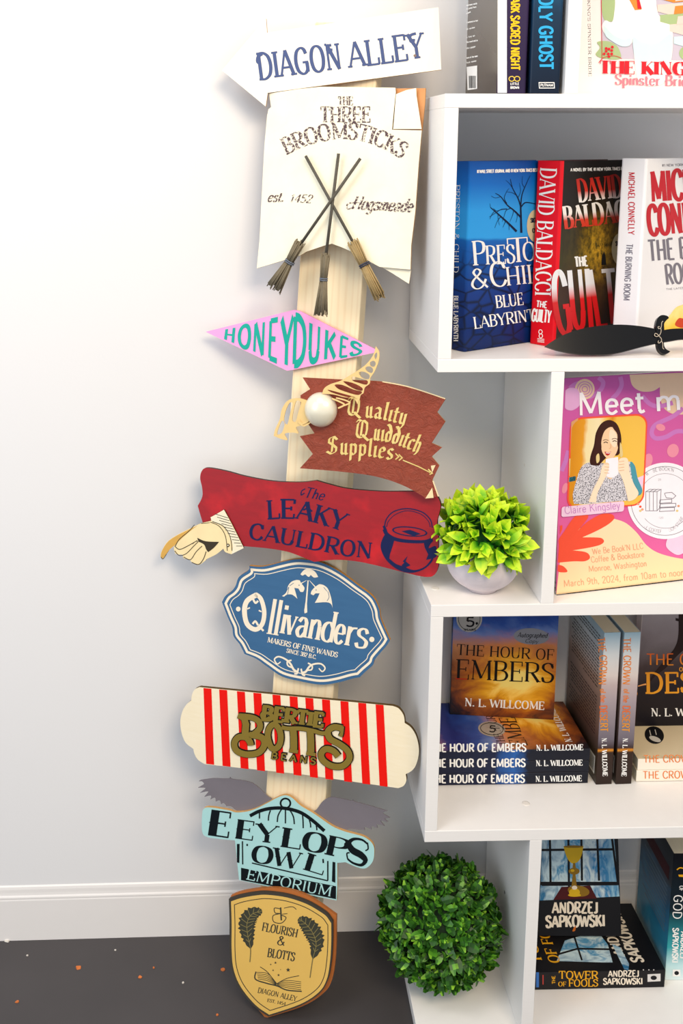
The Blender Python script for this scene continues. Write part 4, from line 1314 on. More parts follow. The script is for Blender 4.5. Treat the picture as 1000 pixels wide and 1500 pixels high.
# ---- potted ball of pointed lime leaves on the ledge beside the divider
bc = on_z(709, 866, ZB[2])
pot_r = .0485
PX, PY, PZ = .0775, .0510, ZB[2] + .0004
pm = Matrix.Translation((PX, PY, PZ))
plant = empty('potted_plant', pm, 'bright lime leafy ball plant in a round whitewashed pot beside the divider', 'plant')
m_pot, t, p = nt('whitewashed_papier_pot')
v = coords(t)
n1 = noise(t, v, 45, 5, .6, .8)
t.links.new(mix(t, n1, '#E7DDDF', '#D3C6CB'), p.inputs['Base Color']); p.inputs['Roughness'].default_value = .75
bump(t, p, n1, .4, .0015)
bm = bmesh.new()
prof = []
for i in range(0, 17):
    a = -math.pi / 2 + i / 16 * math.pi * .78
    prof.append((max(.020, pot_r * math.cos(a)), .040 + .040 * math.sin(a)))
prof = [(.020, .0)] + [q for q in prof if q[1] > .0025] + [(pot_r * .72, .0655), (pot_r * .6, .058)]
lathe(bm, prof, 44)
obj('pot', bm, m_pot, plant)
rnd = random.Random(11)
bm = bmesh.new(); uvl = bm.loops.layers.uv.new('UVMap')
cz = .0765
cen = Vector((0, 0, cz))
N_ = 430
for i in range(N_):
    zz = 1 - 1.52 * (i + .5) / N_
    an = i * 2.39996 + rnd.uniform(-.2, .2)
    rr = math.sqrt(max(0, 1 - zz * zz))
    o_ = Vector((rr * math.cos(an), rr * math.sin(an), zz))
    rad = .046 * rnd.uniform(.82, 1.05)
    base = cen + Vector((o_.x * rad * 1.12, o_.y * rad * 1.05, o_.z * rad * .78))
    tang = o_.orthogonal().normalized()
    tang.rotate(Matrix.Rotation(rnd.random() * 6.28, 3, o_))
    d_ = (o_ * rnd.uniform(.55, 1.0) + tang * rnd.uniform(.15, .75) + Vector((0, 0, .12))).normalized()
    tipx, tipy = PX + base.x + d_.x * .034, PY + base.y + d_.y * .034
    if (tipx < .022 and tipy > .034) or tipx > .140: continue
    leaf(bm, base, d_, (o_ + Vector((0, 0, .3))).normalized(), rnd.uniform(.024, .034), rnd.uniform(.0135, .018), .3, rnd.uniform(.0, .35), 0.0, uvl)
# inner core so that no gap shows through
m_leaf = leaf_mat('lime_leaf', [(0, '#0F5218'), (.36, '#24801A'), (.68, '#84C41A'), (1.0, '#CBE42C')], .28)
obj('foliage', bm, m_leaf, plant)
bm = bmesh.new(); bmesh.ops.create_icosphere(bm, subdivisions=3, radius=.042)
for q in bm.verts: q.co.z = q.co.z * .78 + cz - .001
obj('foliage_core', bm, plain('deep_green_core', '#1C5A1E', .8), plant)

# ---- boxwood ball on the lowest board
bx = Vector((.0462, .108, ZB[4]))
RB = .098
ball = empty('boxwood_ball', Matrix.Translation((bx.x, bx.y, ZB[4] + .0006)), 'dark green boxwood topiary ball on the lowest white board', 'plant')
bm = bmesh.new(); uvl = bm.loops.layers.uv.new('UVMap')
rnd = random.Random(5)
N_ = 620
cen = Vector((0, 0, RB + .001))
for i in range(N_):
    zz = 1 - 2 * (i + .5) / N_
    an = i * 2.39996
    rr = math.sqrt(max(0, 1 - zz * zz))
    o_ = Vector((rr * math.cos(an), rr * math.sin(an), zz))
    r0 = (RB - .022) * rnd.uniform(.88, 1.02)
    for k in range(3):
        tang = o_.orthogonal().normalized(); tang.rotate(Matrix.Rotation(rnd.random() * 6.28, 3, o_))
        d_ = (o_ * rnd.uniform(.3, 1) + tang * rnd.uniform(.3, 1.0)).normalized()
        base = cen + o_ * (r0 + k * .003) + tang * rnd.uniform(0, .006)
        if (base + d_ * .02).z < .004: continue
        leaf(bm, base, d_, o_, rnd.uniform(.012, .0205), rnd.uniform(.009, .0140), .15, rnd.uniform(-.2, .4), 1.0, uvl, 3)
m_box = leaf_mat('boxwood_leaf', [(0, '#1B3F12'), (.45, '#2A5A18'), (.80, '#437D20'), (1.08, '#63A02A'), (1.3, '#93C63A')], .62, .4)
# wide colour spread from leaf to leaf
r = [n for n in m_box.node_tree.nodes if n.type == 'VALTORGB'][0].color_ramp.elements
for e, pos in zip(r, (0, .4, .66, .86, 1.0)): e.position = pos
for n in m_box.node_tree.nodes:
    if n.type == 'MATH' and n.inputs[1].default_value == .12 or (n.type == 'MATH' and abs(n.inputs[1].default_value - .12) < 1e-4):
        n.inputs[1].default_value = .05
        # the leaf length counts only a little
        sc = m_box.node_tree.nodes.new('ShaderNodeMath'); sc.operation = 'MULTIPLY'; sc.inputs[1].default_value = .18
        src = n.inputs[2].links[0].from_socket
        m_box.node_tree.links.new(src, sc.inputs[0]); m_box.node_tree.links.new(sc.outputs[0], n.inputs[2])
        break
for n in m_box.node_tree.nodes:
    if n.type == 'MATH' and abs(n.inputs[1].default_value - .62) < 1e-4:
        pw = m_box.node_tree.nodes.new('ShaderNodeMath'); pw.operation = 'POWER'; pw.inputs[1].default_value = 1.5
        src = n.inputs[0].links[0].from_socket
        m_box.node_tree.links.new(src, pw.inputs[0]); m_box.node_tree.links.new(pw.outputs[0], n.inputs[0]); n.inputs[1].default_value = .85
obj('foliage', bm, m_box, ball)
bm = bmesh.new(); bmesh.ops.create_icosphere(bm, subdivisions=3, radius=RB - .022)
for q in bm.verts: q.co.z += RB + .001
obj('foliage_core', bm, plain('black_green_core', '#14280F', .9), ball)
# ================================================================== BOOKS
m_pages, t, p = nt('book_pages')
v = coords(t, (1, 260, 1))
t.links.new(mix(t, noise(t, v, 9, 2), '#E9DFC6', '#D8CBAA'), p.inputs['Base Color']); p.inputs['Roughness'].default_value = .8
m_wpages = plain('white_book_pages', '#EDE8DC', .8, .2, 0, .06, 200)


def art(name, axis, lo, hi, stops, nscale=0, namt=0.0, rough=.32, dist=0.0, second=None, stretch=(1, 1, 1), coat=0.0):
    """printed cover stock: colours running along one axis of the cover, broken up by noise"""
    m, t, p = nt(name)
    v = coords(t)
    mr = t.nodes.new('ShaderNodeMapRange'); mr.inputs[1].default_value = lo; mr.inputs[2].default_value = hi
    t.links.new(sep(t, v, axis), mr.inputs[0])
    f = mr.outputs[0]
    if nscale:
        n = noise(t, coords(t, stretch), nscale, 4, .55, dist)
        a = t.nodes.new('ShaderNodeMath'); a.operation = 'MULTIPLY_ADD'
        sb = t.nodes.new('ShaderNodeMath'); sb.operation = 'SUBTRACT'; t.links.new(n, sb.inputs[0]); sb.inputs[1].default_value = .5
        t.links.new(sb.outputs[0], a.inputs[0]); a.inputs[1].default_value = namt; t.links.new(f, a.inputs[2])
        f = a.outputs[0]
    c = ramp(t, f, stops)
    if second: c = second(t, v, c)
    t.links.new(c, p.inputs['Base Color'])
    p.inputs['Roughness'].default_value = rough
    p.inputs['Coat Weight'].default_value = coat
    p.inputs['Specular IOR Level'].default_value = .22
    p.inputs['Coat Roughness'].default_value = .2
    return m


def basis(o, x, y, z):
    return Matrix(((x.x, y.x, z.x, o.x), (x.y, y.y, z.y, o.y), (x.z, y.z, z.z, o.z), (0, 0, 0, 1)))


def upright(o, ang, lean=0.0, side=0.0):
    """book frame: x along the cover away from the spine, y through the thickness, z up the spine"""
    M = Matrix.Translation(o) @ Matrix.Rotation(R_(ang), 4, 'Z')
    if lean: M = M @ Matrix.Rotation(-R_(lean), 4, 'X')
    if side: M = M @ Matrix.Rotation(R_(side), 4, 'Y')
    return M


def lying(o, yaw=0.0):
    """spine towards the viewer, front cover up, head of the spine to the left; o = right front bottom corner"""
    x, y, z = Vector((0, 1, 0)), Vector((0, 0, -1)), Vector((-1, 0, 0))
    return basis(Vector((0, 0, 0)), x, y, z), o, yaw


class Book:
    def __init__(self, label, M, W, H, T, front, spine, back, inks=(), hard=True, group=None, pages=None, name='book'):
        self.M, self.W, self.H, self.T = M, W, H, T
        self.root = empty(name, M, label, 'book', group)
        self.mats = [front, spine, back] + list(inks)
        b = .0026 if hard else .0006
        r = .0035 if hard else .001
        pr = [(W, b, 0), (W, 0, 0), (r, 0, 0)]
        for k in range(1, 4):
            a = math.pi / 2 * k / 4
            pr.append((r - r * math.sin(a), r - r * math.cos(a), 1))
        pr += [(0, r, 1), (0, T - r, 1)]
        for k in range(1, 4):
            a = math.pi / 2 * k / 4
            pr.append((r - r * math.cos(a), T - r + r * math.sin(a), 1))
        pr += [(r, T, 2), (W, T, 2), (W, T - b, 0), (b * 1.01, T - b, 0), (b * 1.01, b, 0)]
        bm = bmesh.new()
        A = [bm.verts.new((x, y, 0)) for x, y, k in pr]; B = [bm.verts.new((x, y, H)) for x, y, k in pr]
        n = len(pr)
        for i in range(n):
            j = (i + 1) % n
            f = bm.faces.new((A[i], B[i], B[j], A[j]))
            ki, kj = pr[i][2], pr[j][2]
            f.material_index = 1 if (ki == 1 or kj == 1) else (2 if ki == 2 and kj == 2 else 0)
        for L, z in ((A, 0), (B, H)):
            tr = tessellate_polygon([[Vector((x, y, 0)) for x, y, k in pr]])
            for q in tr:
                f = bm.faces.new([L[i] for i in q]); f.material_index = 1
        bmesh.ops.recalc_face_normals(bm, faces=bm.faces)
        self.bm = bm
        rot = M.to_3x3()
        inv = M.inverted()
        self.front = Sheet(bm, inv, M @ Vector((0, 0, 0)), rot @ Vector((0, -1, 0)))
        self.spine = Sheet(bm, inv, M @ Vector((0, 0, 0)), rot @ Vector((-1, 0, 0)))
        self.back = Sheet(bm, inv, M @ Vector((0, T, 0)), rot @ Vector((0, 1, 0)))
        ins = .0035 if hard else .0003
        pb = bmesh.new(); box(pb, (b * 1.02, b, ins), (W - (ins if hard else .0004), T - b, H - ins))
        self.pages = pb; self.pm = pages or (m_pages if not hard else m_wpages)

    def done(self):
        obj('cover', self.bm, self.mats, self.root)
        obj('page_block', self.pages, self.pm, self.root)


white, black = ink('#F2F0EC', .45), ink('#131216', .45)
Z1, Z2, Z3, Z4, Z5 = ZB
LF = .00025
EPS = .0004

# ---------------------------------------------------------------- top board
dk = art('dark_violet_jacket', 2, 0, .24, [(0, '#2A1E3E'), (1, '#3A2A52')], 12, .3)
gb = art('grey_brown_back_jacket', 2, 0, .24, [(0, '#4A433F'), (1, '#6B655F')], 8, .3, .25)
gold, yel = ink('#E3C24F', .4), ink('#F2C21E', .4)
W, H, T = .160, .241, .0355
B = Book('hardback with yellow title on a dark violet spine standing on the top board', upright(Vector((.0990, .006, Z1 + EPS)), 92), W, H, T, dk, dk, gb, [yel, white, black, gold])
s = B.spine
s.face([(728.5, -60), (742, -60), (742, 136), (728.5, 136)], 4, LF)          # highlight along the curve of the spine, painted as a white strip
s.text('DARK SACRED NIGHT', (747.8, -11), (748, 103), 12.5, dict(T=.2, t=.17, serif=False), 3, LF * 2)
s.stroke(ell(749, 115.5, 4, 3.6, 16), 1.3, 6, LF * 2, closed=True); s.stroke(ell(757, 115.5, 4, 3.6, 16), 1.3, 6, LF * 2, closed=True)
s.text('LITTLE', (747, 124.5), (760, 124.5), 3.4, SANSB, 4, LF * 2); s.text('BROWN', (747, 130), (760, 130), 3.4, SANSB, 4, LF * 2)
b = B.back
for i, (y, ln) in enumerate(((6, 15), (11, 14), (18, 6), (31, 16), (41, 12), (53, 12), (60, 16), (69, 13), (83, 16), (90, 14))):
    b.text(['and some words', 'of praise here', 'a name', 'a sentence or two', 'of review', 'a line on', 'this novel and so', 'the paper', 'more of the same', 'last name'][i], (683.5, y + 3), (684 + ln, y), 2.6, SANSB, 4, LF)
b.face([(683.6, 98), (699, 96), (699, 130), (685, 132)], 4, LF)
for i in range(9):
    b.stroke([(687.5 + i * 1.15, 111), (687.7 + i * 1.15, 129)], .55 if i % 3 else .8, 5, LF * 2)
B.done()

tq = art('dark_teal_jacket', 2, 0, .24, [(0, '#0C1A2E'), (.4, '#12304A'), (.75, '#1B6E9A'), (1, '#3FB4D8')], 9, .35)
cy = ink('#2FA8DC', .4)
B = Book('hardback with sky-blue title on a dark teal spine, beside the divider', upright(Vector((.1400, .006, Z1 + EPS)), 91.5), .160, .238, .0375, tq, tq, tq, [cy, white, black])
s = B.spine
s.text('HOLY GHOST', (789.5, -20), (790, 102), 19, dict(T=.2, t=.17, serif=False), 3, LF * 2)
s.stroke([(789, 121), (811, 121), (811.5, 129), (789.5, 129)], 1.2, 4, LF * 2, closed=True)
s.text('PUTNAM', (791, 126.6), (809.5, 126.6), 3.6, SANSB, 4, LF * 2)
B.done()

pk = art('pale_pink_cover', 2, 0, .21, [(0, '#F6EDE8'), (1, '#EFE0DE')], 6, .2)
red, rose, mintg, lav, oran, grn, crm = ink('#D8232E'), ink('#E87C88'), ink('#CFE6E6'), ink('#C9BECB'), ink('#E08A3A'), ink('#A9BC86'), ink('#E9CFC2')
B = Book('pale pink novel with red block title and a white gown on its cover', upright(Vector((.1655, .030, Z1 + EPS)), 4), .150, .222, .028, pk, pk, pk, [red, rose, mintg, lav, oran, grn, crm, white, black], hard=False)
f = B.front
f.face([(878, -70), (1020, -70), (1020, 89), (881, 85)], 6, LF)
f.face(smooth([(881, 0), (890, -20), (905, -10), (904, 12), (899, 30), (884, 28)], True), 8, LF * 2)
f.face(smooth([(884, 60), (874, 62), (878, 70), (872, 80), (884, 86), (908, 86), (905, 70), (895, 62)], True), 8, LF * 2)
f.face(smooth([(905, -30), (900, 10), (896, 32), (886, 30), (881, 40), (887, 52), (900, 60), (912, 66), (924, 64), (926, 58), (929, 92), (936, 120), (960, 122), (972, 118), (982, 90), (985, 54), (980, 36), (964, 22), (960, 0), (955, -30)], True), 10, LF * 3)
f.face(smooth([(926, 56), (940, 62), (960, 64), (980, 50), (984, 60), (980, 90), (972, 120), (955, 126), (940, 122), (931, 95)], True), 5, LF * 4)
f.face(smooth([(884, 38), (896, 50), (912, 58), (922, 56), (922, 66), (910, 68), (895, 60), (886, 52)], True), 5, LF * 4)
f.face([(918, -6), (928, -6), (939, 14), (929, 15)], 7, LF * 4); f.face([(931, -6), (934, -6), (939, 13), (933, 13)], 3, LF * 5)
for i, (x0, y0, c1, c2) in enumerate(((964, -12, 7, 9), (962, 7, 9, 7), (966, 22, 8, 9), (980, 36, 9, 3), (986, 54, 5, 8))):
    f.face([(x0, y0), (x0 + 60, y0 - 4), (x0 + 60, y0 + 12), (x0 + 22, y0 + 16), (x0, y0 + 10)], c1, LF * 3)
    f.face([(x0 + 26, y0 + 2), (x0 + 60, y0 - 1), (x0 + 60, y0 + 10), (x0 + 24, y0 + 14)], c2, LF * 4)
f.face(ell(1010, 78, 16, 12, 20), 8, LF * 2)
for dx, dy in ((0, 0), (4, -3), (8, -1), (-3, 4), (3, 4), (8, 4), (0, -4), (9, -6), (4, 8)):
    f.face(ell(887 + dx, 75 + dy, 2.1, 2, 10), 3, LF * 5)
f.stroke([(879, -70), (881, 88)], .8, 3, LF * 4)
f.stroke([(876, 92), (884, 84), (900, 82), (910, 86)], .8, 3, LF * 4, curve=True)
fat = dict(T=.36, t=.05, serif=True, sl=.06, st=.05)
f.text('THE KING', (877, 107.5), (1004, 110), 18.5, fat, 3, LF * 6)
f.text('Spinster Bride', (899, 124), (1016, 126.5), 15.5, dict(T=.2, t=.06, serif=True, sl=.04, st=.05), 4, LF * 6)
B.spine.text("THE KING'S SPINSTER BRIDE", (860, -22), (862.2, 112), 4.2, SERIFB, 11, LF)
B.done()

# ---------------------------------------------------------------- second compartment
def cracks(t, v, c):
    vo = t.nodes.new('ShaderNodeTexVoronoi'); vo.feature = 'DISTANCE_TO_EDGE'; vo.inputs['Scale'].default_value = 34
    t.links.new(coords(t, (1, 1, 1.7), (0, 0, 0)), vo.inputs['Vector'])
    k = ramp(t, vo.outputs['Distance'], [(0.0, '#FFFFFF'), (.09, '#000000')])
    mr = t.nodes.new('ShaderNodeMapRange'); mr.inputs[1].default_value = .135; mr.inputs[2].default_value = .10
    t.links.new(sep(t, v, 2), mr.inputs[0])
    mu = t.nodes.new('ShaderNodeMath'); mu.operation = 'MULTIPLY'
    t.links.new(k, mu.inputs[0]); t.links.new(mr.outputs[0], mu.inputs[1])
    return mix(t, mu.outputs[0], c, '#0A1730')
blu = art('blue_desert_jacket', 2, 0, .2432, [(0, '#0A2258'), (.3, '#0F347E'), (.55, '#0D56A8'), (.585, '#0A60B4'), (.60, '#2C9BE4'), (.74, '#2A97E2'), (.88, '#0F68C0'), (1, '#0A4A9C')], 9, .05, second=cracks)
A = on_z(679.5, 516, Z2)
tree, seal = ink('#0B1E3C'), ink('#C9BF9A', .35)
BLUE = Book('blue hardback with a bare tree and cracked earth, at the left end behind the panel', upright(A + Vector((0, 0, EPS)), 33), .156, .2432, .034, blu, blu, blu, [white, tree, seal, black])
f = BLUE.front
cp = dict(T=.125, t=.045, serif=True, sl=.05, st=.04)
f.text('P', (692, 389), (712, 387.5), 35, cp, 3, LF)
f.text('RES', (711, 387.5), (755, 385), 27, cp, 3, LF)
f.text('T', (743, 385), (776, 382.5), 35, cp, 3, LF)
f.text('ON', (765, 382.5), (806, 379.5), 27, cp, 3, LF)
f.text('&', (689, 424), (717, 421), 29, cp, 3, LF)
f.text('C', (717, 421), (744, 418), 36, cp, 3, LF)
f.text('HILD', (741, 418.5), (812, 411), 27, cp, 3, LF)
f.text('BLUE', (726, 451), (767, 446), 17.5, SERIF, 3, LF)
f.text('LABYRINTH', (694, 481.5), (797, 467.5), 17, SERIF, 3, LF)
f.text('#1 WALL STREET JOURNAL AND #1 NEW YORK TIMES BESTSELLING', (698, 253.5), (800, 251), 4.6, SANSB, 3, LF)
for pts, w in (([(763, 341), (762.5, 320), (762, 300)], (3.2, 2.2)), ([(756, 339), (745, 328), (733, 317), (724, 309), (718, 304)], (3.4, 1)), ([(762, 318), (752, 308), (742, 300), (733, 288), (725, 283)], (2.6, .7)),
               ([(762, 302), (758, 290), (750, 275), (747, 262)], (2, .6)), ([(762, 302), (764, 285), (770, 270), (776, 257)], (1.9, .5)), ([(762, 304), (768, 297), (776, 297), (784, 299)], (2, .8)),
               ([(724, 309), (720, 314), (717, 321)], (1, .4)), ([(733, 317), (728, 324), (724, 334)], (1, .4)), ([(740, 324), (736, 333)], (.9, .4)), ([(745, 328), (745, 337)], (.9, .3)),
               ([(742, 306), (733, 307), (725, 312), (716, 318)], (1.4, .5)), ([(735, 306), (727, 309), (722, 305)], (.9, .4)), ([(748, 305), (741, 308), (738, 316), (735, 325)], (1.1, .4)),
               ([(752, 308), (750, 316), (746, 325)], (.9, .4)), ([(742, 298), (738, 290), (742, 280), (745, 276)], (1, .4)), ([(733, 288), (725, 290), (719, 287)], (.8, .4)),
               ([(756, 286), (749, 282), (741, 281)], (.9, .4)), ([(750, 275), (745, 268), (740, 264)], (.7, .3)), ([(758, 290), (762, 280), (760, 268)], (.9, .3)), ([(768, 275), (764, 268), (765, 258)], (.8, .3)),
               ([(756, 310), (757, 318), (755, 326)], (.8, .4)), ([(718, 304), (717, 298)], (.6, .3)), ([(729, 313), (729, 320), (731, 330)], (.8, .3))):
    f.stroke(pts, w, 4, LF * 1.5, curve=True, n=3)
f.face(ell(784, 331, 13, 24, 30), 5, LF * 2)
f.text('SIGNED', (776.5, 326), (792, 325), 6.5, SERIFB, 4, LF * 3); f.text('COPY', (779, 341), (791, 340), 6.5, SERIFB, 4, LF * 3)
s = BLUE.spine
s.text('BLUE LABYRINTH', (664.5, 433), (664.5, 500), 6.5, SERIFB, 3, LF)
s.text('PRESTON & CHILD', (666, 270), (664, 400), 7.5, SERIF, 3, LF)
BLUE.done()

def glow(t, v, c):
    vs = t.nodes.new('ShaderNodeVectorMath'); vs.operation = 'DISTANCE'
    t.links.new(v, vs.inputs[0]); vs.inputs[1].default_value = (.092, 0, .125)
    g = ramp(t, vs.outputs['Value'], [(0, '#FFFFFF'), (.02, '#C8C8C8'), (.055, '#383838'), (.085, '#000000')])
    n = noise(t, coords(t, (1, 1, .8)), 110, 5, .7)
    k = t.nodes.new('ShaderNodeMath'); k.operation = 'MULTIPLY'
    t.links.new(g, k.inputs[0]); t.links.new(ramp(t, n, [(.38, '#000000'), (.62, '#FFFFFF')]), k.inputs[1])
    return mix(t, k.outputs[0], c, '#E8B430')
gui = art('dark_alley_jacket', 2, 0, .2436, [(0, '#20140F'), (.3, '#3A2414'), (.5, '#3B3513'), (.75, '#1A1510'), (1, '#16110F')], 40, .5, second=glow, stretch=(1.6, 1, .5))
rd = art('red_spine_jacket', 2, 0, .24, [(0, '#D3101E'), (1, '#E01422')], 5, .2)
wr = art('white_to_red_print', 2, .02, .115, [(0, '#C41018'), (.42, '#D41B1E'), (.62, '#E6E6EA'), (1, '#F4F4F6')])
wr2 = art('red_to_white_print', 2, .150, .225, [(0, '#C8301E'), (.22, '#D4402A'), (.34, '#F2EDE6'), (.56, '#F0EBE6'), (.72, '#C83222'), (1, '#A8201A')])
A = on_z(811, 509.3, Z2)
GU = Book('hardback with red spine and white capitals, second from the left', upright(A + Vector((0, 0, EPS)), 38), .158, .2436, .0400, gui, rd, gui, [white, wr, wr2, seal, black])
f = GU.front
f.text('DAVID', (847, 296), (912, 290), 33, SERIF, 5, LF, base=[(847, 296), (912, 288)])
f.text('BALDACCI', (826, 335), (938, 322), 32, dict(SERIF, T=.16), 5, LF)
f.text('A NOVEL BY THE #1 NEW YORK TIMES BESTSELLING', (835, 251), (934, 248.5), 4.4, SANSB, 3, LF)
f.text('THE', (842, 391), (861, 389), 14, SANSB, 3, LF)
# tall title letters in an iron stencil face
for ch, x0, x1, y0, y1, h in (('G', 815, 840, 491, 488, 92), ('U', 837, 860, 482, 480, 86), ('I', 859, 872, 480, 479, 86), ('L', 872, 891, 479, 476, 84), ('T', 886, 908, 475, 473, 78)):
    f.text(ch, (x0, y0), (x1, y1), h, dict(T=.085, t=.07, h=.075, serif=False), 4, LF)
f.face([(881, 374), (884, 369), (886, 374), (887, 388), (880, 388)], 7, LF * 2)
f.face(ell(908, 365, 13, 24, 28), 6, LF * 2)
f.text('SIGNED', (901, 360), (913, 359), 6.5, SERIFB, 7, LF * 3); f.text('COPY', (903, 376), (913, 375), 6.5, SERIFB, 7, LF * 3)
s = GU.spine
s.text('DAVID BALDACCI', (789, 243), (784, 434), 23, dict(SERIF, T=.13), 3, LF, base=[(792, 245), (786.5, 340), (783.5, 433)])
s.text('THE', (785, 449.5), (801, 451), 9, dict(T=.2, t=.18, serif=False), 3, LF)
s.text('GUILTY', (778, 470), (806, 473), 18, dict(T=.13, t=.1, serif=False), 3, LF)
s.stroke(ell(791.5, 486, 2.6, 3, 14), 1, 3, LF, closed=True); s.stroke(ell(792, 492, 2.6, 3, 14), 1, 3, LF, closed=True)
for k in range(3): s.stroke([(787, 496 + k * 2.2), (797, 497 + k * 2.2)], .9, 3, LF)
GU.done()

wj = art('white_jacket', 2, 0, .246, [(0, '#E9E7EA'), (1, '#F1F0F2')], 6, .3)
dred, gry, flame = ink('#C4202E', .4), ink('#77737F', .4), None
fl = art('flame_print', 2, 0, .035, [(0, '#F0A818'), (.5, '#F6C63A'), (1, '#FBE08A')], 60, .8)
A = on_z(931, 509, Z2)
BU = Book('white hardback with red and grey capitals, third from the left', upright(A + Vector((0, 0, EPS)), 38), .158, .2465, .0375, wj, wj, wj, [dred, gry, fl, ink('#C6401C')])
f = BU.front
cn = dict(T=.15, t=.11, serif=False)
f.text('MICHAEL', (953.5, 295.5), (1068, 288), 44, cn, 3, LF)
f.text('CONNELLY', (949, 345), (1075, 335), 44, cn, 3, LF)
f.text('THE BURNING', (950, 382.5), (1085, 371), 30, dict(T=.13, t=.1, serif=False), 4, LF)
f.text('ROOM', (975, 417), (1030, 411), 29, dict(T=.13, t=.1, serif=False), 4, LF)
f.text('#1 NEW YORK TIMES BESTSELLING AUTHOR', (969, 244), (1070, 241), 3.6, SANS, 4, LF)
f.text('THE LATEST BOSCH NOVEL', (975, 425), (1040, 420), 2.6, SANS, 4, LF)
f.face(smooth([(962, 484), (970, 474), (980, 462), (990, 450), (1000, 446), (1012, 440), (1020, 460), (1020, 478), (990, 482)], True), 5, LF)
f.face(smooth([(988, 476), (994, 466), (1004, 470), (1000, 480)], True), 6, LF * 2)
s = BU.spine
s.text('MICHAEL CONNELLY', (920.5, 252), (920, 344), 9, dict(T=.16, t=.12, serif=False), 3, LF)
s.text('THE BURNING ROOM', (917.5, 357), (913, 440), 9, dict(T=.16, t=.12, serif=False), 4, LF)
BU.done()

# ---------------------------------------------------------------- fourth compartment, dark sunset paperbacks
def fire(t, v, c):
    # sunset flare across the middle of the cover
    vs = t.nodes.new('ShaderNodeVectorMath'); vs.operation = 'DISTANCE'
    sc = t.nodes.new('ShaderNodeVectorMath'); sc.operation = 'MULTIPLY'; sc.inputs[1].default_value = (.75, 0, 1)
    t.links.new(v, sc.inputs[0]); t.links.new(sc.outputs[0], vs.inputs[0]); vs.inputs[1].default_value = (.072, 0, .062)
    n = noise(t, coords(t, (1, 1, 1.6)), 22, 5, .6, 1.2)
    a = t.nodes.new('ShaderNodeMath'); a.operation = 'MULTIPLY_ADD'; t.links.new(n, a.inputs[0]); a.inputs[1].default_value = .075; t.links.new(vs.outputs['Value'], a.inputs[2])
    g = ramp(t, a.outputs[0], [(.055, '#FFFFFF'), (.088, '#B0B0B0'), (.125, '#000000')])
    h = ramp(t, a.outputs[0], [(.045, '#FFE27A'), (.068, '#FFB41E'), (.095, '#EC7A12'), (.125, '#9A3C14')])
    return mix(t, g, c, h)
emb = art('sunset_cover', 2, 0, .2286, [(0, '#1C1A20'), (.12, '#2A2528'), (.3, '#5A3A2A'), (.5, '#D08A5A'), (.6, '#6C86C0'), (.70, '#2C4F9E'), (.82, '#222E72'), (.92, '#363A80'), (1, '#B07A8C')], 18, .25, second=fire, dist=1.0)
esp = art('blue_black_spine', 2, 0, .2286, [(0, '#151722'), (.4, '#181B28'), (.47, '#2A5FA8'), (.53, '#235092'), (.6, '#1C2440'), (1, '#10142A')], 40, .14, stretch=(.2, 1, 1))
silver, embr, dkred = ink('#B9B7B2', .3, .4), ink('#17120F', .4), ink('#B8301A', .4)
TH = .0182
proto = None
xr = .2550
EMB = []
labs = ['lowest dark blue paperback of the three lying under the sunset cover', 'middle dark blue paperback of the three lying under the sunset cover', 'top dark blue paperback of the three lying under the sunset cover']
for k in range(3):
    R3, o_, _ = lying(Vector((xr, .1025, Z4 + EPS + (k + 1) * TH)))
    M = Matrix.Translation(o_ + Vector((.0004 * k, 0, 0))) @ R3
    B = Book(labs[k], M, .1330, .2286, TH - .0003, emb, esp, emb, [white, silver, embr, ink('#E9B23A'), black], hard=False, group='sunset paperbacks in the lying stack')
    s = B.spine
    yb = 1146 - k * 22.5 + (k == 0) * .5
    s.text('THE HOUR OF EMBERS', (629, yb), (768.5 + k, yb - .5), 11.5, dict(T=.21, t=.16, serif=False), 3, LF)
    s.text('N. L. WILLCOME', (784 + k * .5, yb - 1.5), (852 + k, yb - 2.5), 8.3, SERIFB, 3, LF)
    if k == 2:
        f = B.front
        f.face(ell(720, 1068, 20, 11, 30, R_(6)), 4, LF); f.stroke(ell(720, 1068, 16.5, 8.6, 30, R_(6)), .8, 7, LF * 2, closed=True)
        f.text('5', (715, 1072), (726, 1073), 9, SANSB, 7, LF * 2)
        # the cover's own lettering, seen sideways
        def on_cover(word, u0, u1, v0, h, st, mt, f=f, B=B):
            a_ = B.M @ Vector((v0, 0, B.H - u0)); 
            def wp(u, v):
                q = B.M @ Vector((u0 + (u1 - u0) * u, 0, v0 + h * v))
                return q
            for si, quad in ((0, None),): pass
            x = 0.0
            nat = sum(adv(c) for c in word); tot = (u1 - u0) / h; sx = tot / nat
            for c in word:
                for si, quad in glyph_quads(c, x, sx, st):
                    vs = [Vector((u0 + q[0] * h, -(LF + si * 6e-6), v0 + q[1] * h)) for q in quad]
                    if (vs[1] - vs[0]).cross(vs[2] - vs[0]).y > 0: vs.reverse()
                    fc = B.bm.faces.new([B.bm.verts.new(q) for q in vs]); fc.material_index = mt
                x += adv(c) * sx
        on_cover('THE HOUR OF', .012, .120, .118, .013, SERIF, 5)
        on_cover('EMBERS', .010, .124, .088, .024, SERIF, 5)
        on_cover('N. L. WILLCOME', .018, .112, .020, .010, SERIFB, 3)
    B.done(); EMB.append(B)

